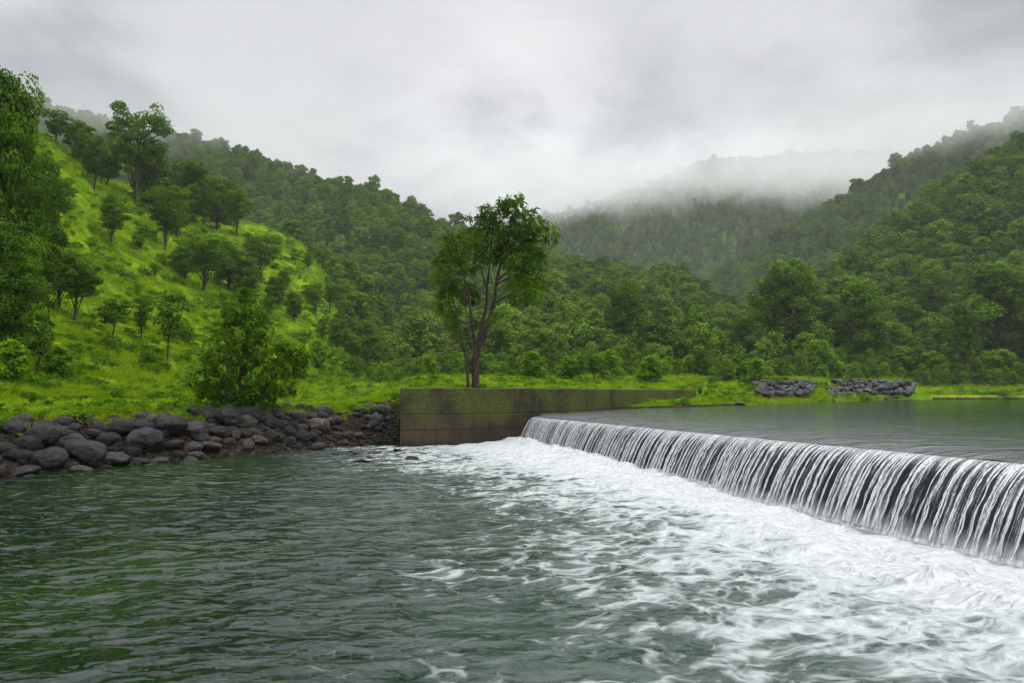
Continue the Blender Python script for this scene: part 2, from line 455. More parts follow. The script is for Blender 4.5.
WZ -= 0.27 * (1 - sstep(0, 18, uu)) * np.exp(-((db - .2) / 1.3) ** 2)
WZ += (0.03 + 0.17 * sstep(0, 18, uu)) * np.exp(-(db / 0.7) ** 2) * (0.9 + 1.1 * fbm(uu * 1.6, db * 1.2, 1.0, 4)) + 0.10 * np.exp(-((db - 1.2) / 1.6) ** 2)
wme = mesh_np('river_water', np.stack([WX, WY, WZ], -1).reshape(-1, 3), grid_faces(len(yw), len(tw)), [water_mat()], True,
              {'foam': (foam.ravel(), 'POINT'), 'milk': (milk.ravel(), 'POINT')})
tag(obj('river_water', wme), kind='structure')
# the same river behind the viewpoint
bx, by = np.meshgrid(np.linspace(-60, 60, 60), np.linspace(-80, 3.0, 40))
bme = mesh_np('river_water_downstream', np.stack([bx, by, 0 * bx - 0.01], -1).reshape(-1, 3), grid_faces(40, 60), [wme.materials[0]], True,
              {'foam': (np.full(bx.size, -0.3), 'POINT'), 'milk': (np.full(bx.size, 0.1), 'POINT')})
tag(obj('river_water', bme), kind='structure')

# ------------------------------------------------------------------ upper pond
def pond_mat():
    m, nt = new_mat('pond_water'); n = N(nt)
    pos = n('ShaderNodeNewGeometry').outputs['Position']
    mp = n.mapping(pos, (0.5, 1.5, 1), (0, 0, math.radians(6)))
    b1 = n.noise(mp, 1.1, 5, 0.55, 0.4); b2 = n.noise(mp, 4.0, 4, 0.5)
    bh = n.math('ADD', n.math('MULTIPLY', b1, 0.8), n.math('MULTIPLY', b2, 0.2))
    near = n.attr('crest')
    bp = n('ShaderNodeBump', {'Height': bh, 'Strength': 0.8, 'Distance': n.math('MULTIPLY_ADD', near, 0.45, 0.17)})
    c = n.mix(near, (0.012, 0.034, 0.014), (0.10, 0.11, 0.11))  # grey towards the crest: reflected sky put into the water colour
    s = n('ShaderNodeBsdfPrincipled', {'Base Color': c, 'Roughness': 0.08, 'IOR': 1.333, 'Normal': bp.outputs[0]})
    n.out(s.outputs[0]); return m
us = np.concatenate([np.linspace(U0, U1, 300), np.linspace(U1, 130, 60)[1:]])
ws = np.concatenate([[0, 0.05, 0.12, 0.2, 0.3, 0.42, 0.58, 0.75], np.geomspace(0.95, 190, 150)])
UU, WWs = np.meshgrid(us, ws)
PX_ = WC[0] + UU * WD[0] + WWs * WN[0]; PY_ = WC[1] + UU * WD[1] + WWs * WN[1]
PZ_ = HW + 0.03 - 0.11 * np.exp(-WWs / 0.35) + 0.03 * fbm(UU * 0.5, WWs * 0.9, 4.0, 4) * sstep(0.2, 2, WWs)
PZ_ += 0.035 * fbm(UU * 1.3, WWs * 0.6, 1.0, 3) * np.exp(-WWs / 5.0)
keep = ~((UU[:-1, :-1] >= U1 - 1e-6) & (WWs[:-1, :-1] < 0.5))
pme = mesh_np('pond_water', np.stack([PX_, PY_, PZ_], -1).reshape(-1, 3), grid_faces(len(ws), len(us), keep), [pond_mat()], True,
              {'crest': (np.exp(-(WWs / 6.0)).ravel(), 'POINT')})
tag(obj('pond_water', pme), kind='structure')

# ------------------------------------------------------------------ weir and falling water
def wpt(u, off, z):                                   # off: downstream positive
    return np.stack([WC[0] + u * WD[0] - off * WN[0], WC[1] + u * WD[1] - off * WN[1], z + 0 * u], -1)

def concrete_mat(name, a, b, moss, moss_amt, rough=0.6):
    m, nt = new_mat(name); n = N(nt)
    pos = n('ShaderNodeNewGeometry').outputs['Position']
    n1 = n.noise(pos, 0.7, 6, 0.6); n2 = n.noise(n.mapping(pos, (3, 3, 0.5)), 1.5, 6, 0.6); n3 = n.noise(pos, 9, 5, 0.65)
    c = n.mix(n.ss(n1, 0.35, 0.65), a, b)
    c = n.mix(n.math('MULTIPLY', n.ss(n2, 0.45, 0.7), 0.65), c, tuple(x * 0.45 for x in a))
    mm = n.math('MULTIPLY', n.ss(n.math('ADD', n.math('MULTIPLY', n1, 0.5), n.math('MULTIPLY', n2, 0.5)), 0.44, 0.56), moss_amt)
    sep = n('ShaderNodeSeparateXYZ', {0: pos}).outputs['Z']
    mm = n.math('MULTIPLY', mm, n.ss(sep, 1.0, 2.5))
    c = n.mix(mm, c, moss)
    bp = n('ShaderNodeBump', {'Height': n.math('ADD', n3, n.math('MULTIPLY', n1, 0.6)), 'Strength': 0.5, 'Distance': 0.04})
    s = n('ShaderNodeBsdfPrincipled', {'Base Color': c, 'Roughness': rough, 'Normal': bp.outputs[0], 'Specular IOR Level': 0.35})
    n.out(s.outputs[0]); return m

M['weir'] = concrete_mat('wet_dark_concrete', (0.008, 0.009, 0.0085), (0.03, 0.032, 0.03), (0.012, 0.025, 0.008), 0.5, 0.5)
un = np.linspace(U0, U1 - 0.02, 120)
FACE = [-1.2, -0.15, 0.0, 0.2, 0.4, 0.6, 0.8, 0.95, 1.08, 1.16]
prof = FACE + [(-0.05, 1.20), (-0.7, 1.20), (-0.9, 1.0), (-1.0, -1.2)]
wv_ = []
for p_ in prof:
    if isinstance(p_, tuple): wv_.append(wpt(un, p_[0], np.full_like(un, p_[1])))
    else: wv_.append(wpt(un, 0.72 * reach(un) * math.sqrt(max(0, 1 - max(p_, -.1) / 1.2)) - 0.03 + 0.04 * fbm(un * 1.2, p_ * 3, 1, 3), np.full_like(un, p_)))
wv_ = np.stack(wv_, 0)
np_, nu_ = len(prof), len(un)
wf = grid_faces(np_, nu_)
wob = obj('weir', mesh_np('weir', wv_.reshape(-1, 3), [wf, np.array([[i * nu_ for i in range(np_)]]), np.array([[(np_ - 1 - i) * nu_ + nu_ - 1 for i in range(np_)]])], [M['weir']]))
tag(wob, 'long low dark concrete weir the water pours over', 'weir')

def fall_mat():
    m, nt = new_mat('falling_water_film'); n = N(nt)
    u = n.attr('u'); v = n.attr('v')
    warp = n.math('MULTIPLY', n.math('SUBTRACT', n.noise(n('ShaderNodeCombineXYZ', {0: n.math('MULTIPLY', u, 2.0), 1: n.math('MULTIPLY', v, 3.0)}).outputs[0], 1.0, 3), 0.5), 0.12)
    vec = n('ShaderNodeCombineXYZ', {0: n.math('MULTIPLY', n.math('ADD', u, warp), 13.0), 1: n.math('MULTIPLY', v, 0.7)}).outputs[0]
    s1 = n.noise(vec, 1.0, 2, 0.5)
    vec2 = n('ShaderNodeCombineXYZ', {0: n.math('MULTIPLY', n.math('ADD', u, warp), 55.0), 1: n.math('MULTIPLY', v, 2.2)}).outputs[0]
    s2 = n.noise(vec2, 1.0, 4, 0.6)
    vec3 = n('ShaderNodeCombineXYZ', {0: n.math('MULTIPLY', u, 60.0), 1: n.math('MULTIPLY', v, 22.0)}).outputs[0]
    s3 = n.noise(vec3, 1.0, 3, 0.6)
    val = n.math('ADD', n.math('MULTIPLY', s1, 0.55), n.math('MULTIPLY', s2, 0.45))
    thr = n.math('MULTIPLY_ADD', n.ss(v, 0.05, 0.55), 0.085, 0.435)
    top = n.math('MULTIPLY', n.math('SUBTRACT', 1.0, n.ss(v, 0.0, 0.45)), 0.30)
    body = n.ss(n.math('SUBTRACT', val, thr), -0.04, 0.10)
    brk = n.math('MULTIPLY_ADD', n.ss(s3, 0.35, 0.6), 0.6, 0.4)
    a = n.math('MAXIMUM', n.math('MULTIPLY', body, n.math('MULTIPLY', brk, 0.85)), top)
    a = n.math('MAXIMUM', a, n.math('MULTIPLY', n.ss(v, 0.88, 1.05), 0.55))
    c = n.mix(n.ss(n.math('ADD', val, n.math('MULTIPLY', s3, 0.15)), 0.46, 0.68), (0.34, 0.36, 0.36), (0.86, 0.88, 0.89))
    bp = n('ShaderNodeBump', {'Height': val, 'Strength': 0.5, 'Distance': 0.05})
    b = n('ShaderNodeBsdfPrincipled', {'Base Color': c, 'Roughness': 0.22, 'Normal': bp.outputs[0]})
    t = n('ShaderNodeBsdfTransparent', {'Color': (0.93, 0.95, 0.95, 1)})
    mx = n('ShaderNodeMixShader', {0: a, 1: t.outputs[0], 2: b.outputs[0]})
    n.out(mx.outputs[0]); return m

def nappe(u, s, extra=0.0):
    r = reach(u) * (0.97 + 0.06 * pnoise(u * 0.7, 0.5, 9.1))
    off = r * s + extra
    z = (HW - 0.085) * (1 - 0.12 * s - 0.88 * s ** 2)
    return wpt(u, off, z)
uf = np.linspace(U0, U1 - 0.02, 1500); sf = np.linspace(-0.02, 1.06, 30)
UF, SF = np.meshgrid(uf, sf)
rip = 0.035 * np.clip(SF, 0, 1) * (fbm(UF * 4.5, SF * 0.8, 2, 2) + 0.5 * fbm(UF * 14, SF * 2, 3, 2))
NV = nappe(UF, SF, rip)
fme = mesh_np('waterfall', NV.reshape(-1, 3), grid_faces(len(sf), len(uf)), [fall_mat()], True,
              {'u': (UF.ravel(), 'POINT'), 'v': (SF.ravel(), 'POINT')})
fall = tag(obj('waterfall', fme), 'curtain of white water falling over the weir crest', 'waterfall', kind='stuff')

def rope_mat():
    m, nt = new_mat('falling_water_strands'); n = N(nt)
    b = n('ShaderNodeBsdfPrincipled', {'Base Color': (0.82, 0.85, 0.86, 1), 'Roughness': 0.18, 'IOR': 1.33, 'Transmission Weight': 0.25})
    n.out(b.outputs[0]); return m
def strands():
    rng = np.random.default_rng(21)
    V, Fc = [], []; base = 0
    K, S = 56, 5
    s = np.linspace(0.04, 1.03, K)
    u = U0
    while u < U1 - 0.15:
        u += rng.uniform(0.07, 0.27)
        nr = rng.integers(2, 5); ph0 = rng.uniform(0, 6.28); gone = rng.uniform(0, .35) if rng.random() < .45 else 0.0
        for k in range(nr):
            ph = ph0 + 6.283 * k / nr; w = rng.uniform(0.006, 0.026) * (1.2 if rng.random() < .3 else .8); fr = rng.uniform(4, 9)
            tw_ = np.sin(ph + fr * s * 3.4 + 1.0 * pnoise(s * 9, ph, u)) * w * (0.25 + s)
            r = rng.uniform(0.0028, 0.0095) * (0.55 + 0.75 * s) * (0.75 + 0.9 * np.clip(pnoise(s * 26, ph * 3, u * 5) + 0.35, 0, 1))
            r = r * np.clip((s - gone) * 12, 0.05, 1)
            cu = u + tw_ + 0.05 * (s - 0.5) * pnoise(u * 3, k, 0.3) * 2
            P = nappe(cu, s, 0.012 + np.cos(ph + fr * s * 3.4) * w * 0.7)
            a = np.linspace(0, 2 * PI, S, endpoint=False)
            e1 = np.array([WD[0], WD[1], 0]); e2 = np.array([-WN[0], -WN[1], 0.25])
            ring = P[:, None, :] + r[:, None, None] * (np.cos(a)[None, :, None] * e1 + np.sin(a)[None, :, None] * e2)
            V.append(ring.reshape(-1, 3))
            i = np.arange(K - 1)[:, None] * S + np.arange(S)[None, :]
            j = np.arange(K - 1)[:, None] * S + (np.arange(S)[None, :] + 1) % S
            Fc.append((np.stack([i, j, j + S, i + S], -1) + base).reshape(-1, 4)); base += K * S
    return mesh_np('strands', np.concatenate(V), np.concatenate(Fc), [rope_mat()], True)
tag(obj('strands', strands(), fall), kind='stuff')

# ------------------------------------------------------------------ retaining wall
def wall_mat():
    m, nt = new_mat('mossy_concrete'); n = N(nt)
    pos = n('ShaderNodeNewGeometry').outputs['Position']; geo = n('ShaderNodeNewGeometry').outputs['Normal']
    z = n('ShaderNodeSeparateXYZ', {0: pos}).outputs['Z']; nzc = n('ShaderNodeSeparateXYZ', {0: geo}).outputs['Z']
    n1 = n.noise(pos, 0.55, 6, 0.62); n2 = n.noise(n.mapping(pos, (3.0, 3.0, 0.35)), 1.6, 6, 0.6); n3 = n.noise(pos, 10, 6, 0.7)
    c = n.mix(n.ss(n1, 0.32, 0.66), (0.018, 0.0135, 0.0055), (0.060, 0.044, 0.018))
    c = n.mix(n.math('MULTIPLY', n.ss(n2, 0.46, 0.66), 0.8), c, (0.012, 0.011, 0.005))
    mo = n.math('ADD', n.math('MULTIPLY', n1, 0.45), n.math('ADD', n.math('MULTIPLY', n2, 0.35), n.math('MULTIPLY', n3, 0.2)))
    up = n.ss(n.math('ADD', z, n.math('MULTIPLY', n.math('SUBTRACT', n1, 0.5), 2.0)), 0.7, 2.1)
    mo = n.math('MULTIPLY', n.ss(mo, 0.41, 0.56), up)
    mc = n.mix(n.ss(n3, 0.35, 0.65), (0.022, 0.033, 0.002), (0.075, 0.10, 0.005))
    c = n.mix(mo, c, mc)
    wet = n.ss(n.math('ADD', z, n.math('MULTIPLY', n3, 0.25)), 0.55, 0.25)
    c = n.mix(n.math('MULTIPLY', wet, 0.6), c, (0.015, 0.016, 0.008))
    bp = n('ShaderNodeBump', {'Height': n.math('ADD', n3, n1), 'Strength': 0.6, 'Distance': 0.05})
    s = n('ShaderNodeBsdfPrincipled', {'Base Color': c, 'Roughness': 0.65, 'Normal': bp.outputs[0], 'Specular IOR Level': 0.3})
    n.out(s.outputs[0]); return m

def spline(pts, n):
    p = np.array(pts, float); d = np.concatenate([[0], np.cumsum(np.hypot(*np.diff(p, axis=0).T))])
    s = np.linspace(0, d[-1], n)
    return np.stack([np.interp(s, d, p[:, 0]), np.interp(s, d, p[:, 1])], -1), s
wl, wsd = spline(WALL, 160)
for _ in range(6): wl[1:-1] = (wl[:-2] + wl[2:] + 2 * wl[1:-1]) / 4
tan = np.gradient(wl, axis=0); tan /= np.linalg.norm(tan, axis=1)[:, None]
nrm = np.stack([tan[:, 1], -tan[:, 0]], -1)           # towards the water
# cross profile, bottom front -> top -> back; grooves are the pour joints
wp = [(0.09, -0.9), (0.06, 0.70), (0.036, 0.712), (0.033, 0.732), (0.056, 0.745), (0.045, 1.42), (0.022, 1.432), (0.020, 1.450), (0.042, 1.465),
      (0.03, 2.1), (0.015, WALL_TOP - 0.05), (-0.03, WALL_TOP), (-0.92, WALL_TOP), (-0.96, WALL_TOP - 0.04), (-1.0, -0.9)]
rows = []
for o, z0 in wp:
    jit = 0.02 * fbm(wsd * 0.9, z0 * 1.3, 3.0, 5, .6)
    zz = z0 + (0.03 * fbm(wsd * 1.2, z0 * 0, 7, 5, .6) if z0 > WALL_TOP - 0.1 else 0.016 * pnoise(wsd * 0.5, np.round(z0), 2)) + 0.05 * np.exp(-((wsd - wsd[-1]) / 20) ** 2) * (z0 > 2)
    sk = 0.62 * max(0, -o) * np.exp(-wsd / 1.6)
    rows.append(np.stack([wl[:, 0] + nrm[:, 0] * (o + jit) + tan[:, 0] * sk, wl[:, 1] + nrm[:, 1] * (o + jit) + tan[:, 1] * sk, zz], -1))
nw = len(wl); nprof = len(wp)
wfc = grid_faces(nprof, nw)
wallo = obj('retaining_wall', mesh_np('retaining_wall', np.array(rows).reshape(-1, 3),
    [wfc, np.array([[i * nw for i in range(nprof)][::-1]]), np.array([[i * nw + nw - 1 for i in range(nprof)]])], [wall_mat()]))
tag(wallo, 'long mossy brown concrete retaining wall beside the weir', 'wall')

# ------------------------------------------------------------------ plants
def tube(path, rad, S=7):
    P = np.asarray(path, float); K = len(P); rad = np.asarray(rad, float)
    t = np.gradient(P, axis=0); t /= np.linalg.norm(t, axis=1)[:, None] + 1e-9
    ref = np.array([0.31, 0.95, 0.05]); e1 = np.cross(t, ref); e1 /= np.linalg.norm(e1, axis=1)[:, None] + 1e-9
    e2 = np.cross(t, e1); a = np.linspace(0, 2 * PI, S, endpoint=False)
    v = P[:, None] + rad[:, None, None] * (np.cos(a)[None, :, None] * e1[:, None] + np.sin(a)[None, :, None] * e2[:, None])
    i = np.arange(K - 1)[:, None] * S + np.arange(S)[None]; j = np.arange(K - 1)[:, None] * S + (np.arange(S)[None] + 1) % S
    return v.reshape(-1, 3), np.stack([i, j, j + S, i + S], -1).reshape(-1, 4)

class Geo:
    def __init__(s): s.v, s.f, s.t, s.b = [], [], [], 0
    def add(s, v, f, t=None):
        s.v.append(v); s.f.append(f + s.b); s.b += len(v)
        s.t.append(np.zeros(len(v)) if t is None else t)
    def mesh(s, name, mat, smooth=True):
        return mesh_np(name, np.concatenate(s.v), np.concatenate(s.f), [mat], smooth, {'tint': (np.concatenate(s.t), 'POINT')})

def limb(rng, a, b, r0, r1, k=9, wob=0.06, sag=0.0):
    a, b = np.asarray(a, float), np.asarray(b, float); L = np.linalg.norm(b - a)
    s = np.linspace(0, 1, k)[:, None]
    c = a + (b - a) * s
    w = np.stack([pnoise(s[:, 0] * 2.3, i * 7.7, rng.uniform(0, 99)) for i in range(3)], -1) * L * wob * 2
    c = c + w * np.sin(s * PI) + np.array([0, 0, 1]) * (sag * L * np.sin(s * PI))
    return tube(c, r0 + (r1 - r0) * s[:, 0])

def leaves(rng, pos, nrmv, ln, wd, tint, droop=0.0):
    """diamond leaves: pos (n,3) base, nrmv facing"""
    n = len(pos)
    nv = nrmv / (np.linalg.norm(nrmv, axis=1)[:, None] + 1e-9)
    r = rng.normal(size=(n, 3)); r[:, 2] -= droop
    d = r - nv * np.sum(r * nv, 1)[:, None]; d /= np.linalg.norm(d, axis=1)[:, None] + 1e-9
    sd = np.cross(nv, d)
    l = (ln * rng.uniform(0.65, 1.3, n))[:, None]; w = (wd * rng.uniform(0.65, 1.3, n))[:, None]
    bend = nv * l * 0.16
    v = np.stack([pos, pos + d * l * 0.45 + sd * w * 0.5 + bend * .6, pos + d * l - bend, pos + d * l * 0.45 - sd * w * 0.5 + bend * .6], 1)
    f = np.arange(n * 4).reshape(n, 4)
    return v.reshape(-1, 3), f, np.repeat(tint, 4)

def clump(geo, rng, c, r, n, ln, wd, tint, flat=0.75, shell=0.72, updown=0.35, droop=0.3):
    d = rng.normal(size=(n, 3)); d /= np.linalg.norm(d, axis=1)[:, None]
    d[:, 2] = np.where(d[:, 2] < -0.3, d[:, 2] * 0.4, d[:, 2])
    rad = r * (shell + (1 - shell) * rng.random(n) ** 0.6) * (1 + 0.28 * pnoise(d[:, 0] * 2 + c[0], d[:, 1] * 2 + c[1], d[:, 2] * 2 + c[2]) * 1.6)
    p = np.asarray(c) + d * rad[:, None] * np.array([1, 1, flat])
    nv = d * 1.0 + np.array([0, 0, updown]) + rng.normal(size=(n, 3)) * 0.30
    t = np.clip(tint + rng.normal(0, 0.15, n) , 0, 1)
    geo.add(*leaves(rng, p, nv, ln, wd, t, droop))

def sprays(geo, rng, c, r, ntip, nleaf, ln, wd, tint, flat=0.85):
    """twig tips inside a clump, each with a fan of hanging leaflets"""
    d = rng.normal(size=(ntip, 3)); d /= np.linalg.norm(d, axis=1)[:, None]
    tips = np.asarray(c) + d * (r * rng.random(ntip) ** 0.45)[:, None] * np.array([1, 1, flat])
    ax = d * 0.8 + np.array([0, 0, 0.5]) + rng.normal(size=(ntip, 3)) * 0.3
    ax /= np.linalg.norm(ax, axis=1)[:, None]
    P = np.repeat(tips, nleaf, 0); A = np.repeat(ax, nleaf, 0)
    o = rng.normal(size=P.shape); o -= A * np.sum(o * A, 1)[:, None]; o /= np.linalg.norm(o, axis=1)[:, None]
    n = len(P)
    dirv = o + A * rng.uniform(-0.1, 0.9, (n, 1)) + np.array([0, 0, -0.25]); dirv /= np.linalg.norm(dirv, axis=1)[:, None]
    sd = np.cross(dirv, A + rng.normal(size=P.shape) * .3); sd /= np.linalg.norm(sd, axis=1)[:, None] + 1e-9
    up = np.cross(sd, dirv); up *= np.sign(up[:, 2:3] + 1e-9)
    l = ln * rng.uniform(0.6, 1.3, (n, 1)); w = wd * rng.uniform(0.7, 1.3, (n, 1))
    P = P + A * rng.uniform(-0.35, 0.1, (n, 1)) * ln
    v = np.stack([P, P + dirv * l * .45 + sd * w * .5 + up * l * .05, P + dirv * l - np.array([0, 0, 1]) * l * .18, P + dirv * l * .45 - sd * w * .5 + up * l * .05], 1)
    t = np.repeat(np.clip(tint + rng.normal(0, 0.2, ntip), 0, 1), nleaf) + rng.normal(0, .08, n)
    geo.add(v.reshape(-1, 3), np.arange(n * 4).reshape(n, 4), np.repeat(np.clip(t, 0, 1), 4))

def proto_tree(seed, h, cw, base_frac, n_cl, leaf_n, ln, wd, mat, kind='round', trunk_r=None, bark='bark', lean=0.0, flat=0.7, spray=False, rfac=1.0):
    """returns trunk mesh, crown mesh; nominal height h and crown width cw"""
    rng = np.random.default_rng(seed)
    tg, cg = Geo(), Geo()
    trunk_r = trunk_r or h * 0.019
    zb = h * base_frac
    top = np.array([lean * h, 0.03 * h, h * 0.86])
    k = 12; s = np.linspace(0, 1, k)[:, None]
    path = s * top + np.stack([pnoise(s[:, 0] * 2.2, 1.3, seed), pnoise(s[:, 0] * 2.2, 8.3, seed), 0 * s[:, 0]], -1) * h * 0.07 * np.sqrt(s)
    path[0] = (0, 0, -0.35)
    tg.add(*tube(path, trunk_r * (1.15 - 0.95 * s[:, 0]) + 0.008))
    for i in range(n_cl):
        q = (i + 0.5) / n_cl
        zz = zb + (h - zb) * (q ** 0.9) * 0.97
        e = (zz - zb) / (h - zb)
        if kind == 'round': rr = math.sqrt(max(0.04, 1 - (2 * e - 0.85) ** 2 / 1.45))
        elif kind == 'umbrella': rr = 0.45 + 0.75 * math.sin(min(1, e * 1.15) * PI * 0.62) - 0.35 * e * e
        elif kind == 'cone': rr = 1.05 - 0.85 * e
        else: rr = 0.9
        a = i * 2.39996 + rng.uniform(-0.5, 0.5)
        ro = cw * 0.5 * rr * rng.uniform(0.25, 0.78)
        r = cw * rng.uniform(0.15, 0.24) * rfac * (1.0 if kind != 'cone' else (1.15 - 0.6 * e))
        ax = path[min(k - 1, int(e * 0.9 * k))]
        c = np.array([ax[0] + ro * math.cos(a), ax[1] + ro * math.sin(a), min(zz, h - r * flat * .8)])
        j = path[max(1, min(k - 2, int(k * (0.25 + 0.6 * e) * (c[2] / h) ** .3) - 1))]
        if j[2] > c[2]: j = path[max(1, int(k * 0.3))]
        tg.add(*limb(rng, j, c - np.array([0, 0, r * .2]), trunk_r * 0.42, trunk_r * 0.1, 7, 0.08, 0.04))
        tint = np.clip(0.3 + 0.38 * e + rng.normal(0, 0.16), 0, 1)  # random leaf tint, plus crown tops painted lighter as if lit from above
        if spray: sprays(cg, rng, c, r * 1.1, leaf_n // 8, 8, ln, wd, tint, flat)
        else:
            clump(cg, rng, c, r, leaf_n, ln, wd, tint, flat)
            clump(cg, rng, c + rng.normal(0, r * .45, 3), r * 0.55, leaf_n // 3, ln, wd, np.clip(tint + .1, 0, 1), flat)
    return tg.mesh('trunk', M[bark]), cg.mesh('crown', M[mat], False)

PROTO = {}                                            # name -> (trunk, crown, nominal height, nominal crown width)
def add_proto(key, seed, h, cw, *a, **k):
    t, c = proto_tree(seed, h, cw, *a, **k); PROTO[key] = (t, c, h, cw)
for i in range(3): add_proto(f'umb{i}', 40 + i, 12, 9, 0.40, 24, 170, 0.42, 0.24, 'leaf_slope', kind='umbrella', flat=0.6, rfac=.74)
for i in range(3): add_proto(f'rnd{i}', 50 + i, 11, 8, 0.20, 32, 165, 0.40, 0.24, 'leaf_slope', kind='round', flat=0.75, rfac=.76)
for i in range(2): add_proto(f'sap{i}', 60 + i, 6, 3.2, 0.38, 10, 90, 0.34, 0.18, 'leaf_slope', kind='umbrella', flat=0.6, trunk_r=0.07, lean=0.05 - .1 * i, rfac=1.15)
for i in range(2): add_proto(f'lush{i}', 70 + i, 14, 9, 0.12, 46, 290, 0.36, 0.19, 'leaf_dark', kind='round', flat=0.75, rfac=.8)
for i in range(3): add_proto(f'bank{i}', 80 + i, 13, 9.5, 0.16, 38, 210, 0.46, 0.27, 'leaf_slope', kind='round', flat=0.72, rfac=.76)
for i in range(2): add_proto(f'shr{i}', 90 + i, 3.2, 3.6, 0.05, 17, 150, 0.36, 0.15, 'leaf_bright', kind='cone', flat=0.9, trunk_r=0.04, rfac=1.0, spray=True)
for i in range(2): add_proto(f'dsh{i}', 95 + i, 2.4, 3.0, 0.05, 10, 110, 0.28, 0.15, 'leaf_dark', kind='round', flat=0.8, trunk_r=0.035, rfac=1.2)
for i in range(4): add_proto(f'for{i}', 100 + i, 9, 6.2, 0.12, 20, 95, 0.50, 0.34, 'leaf_forest', kind='round' if i < 3 else 'umbrella', flat=0.75, rfac=.85)

def place(key, px, py, top, wpx, name, label, cat='tree', group=None, rot=None, pos=None):
    t, c, h, cw = PROTO[key]
    p = ground_hit(px, py) if pos is None else np.asarray(pos, float)
    if p is None: return None
    hh = max(0.4, (py - top) / F * p[1]); ww = max(0.4, wpx * 1.0 / F * p[1])
    o = empty(name, p - np.array([0, 0, 0.06]))
    o.rotation_euler = (0, 0, random.uniform(0, 6.28) if rot is None else rot)
    o.scale = (ww / cw, ww / cw, hh / h)
    obj('trunk', t, o); obj('crown', c, o)
    tag(o, label, cat, group)
    return o

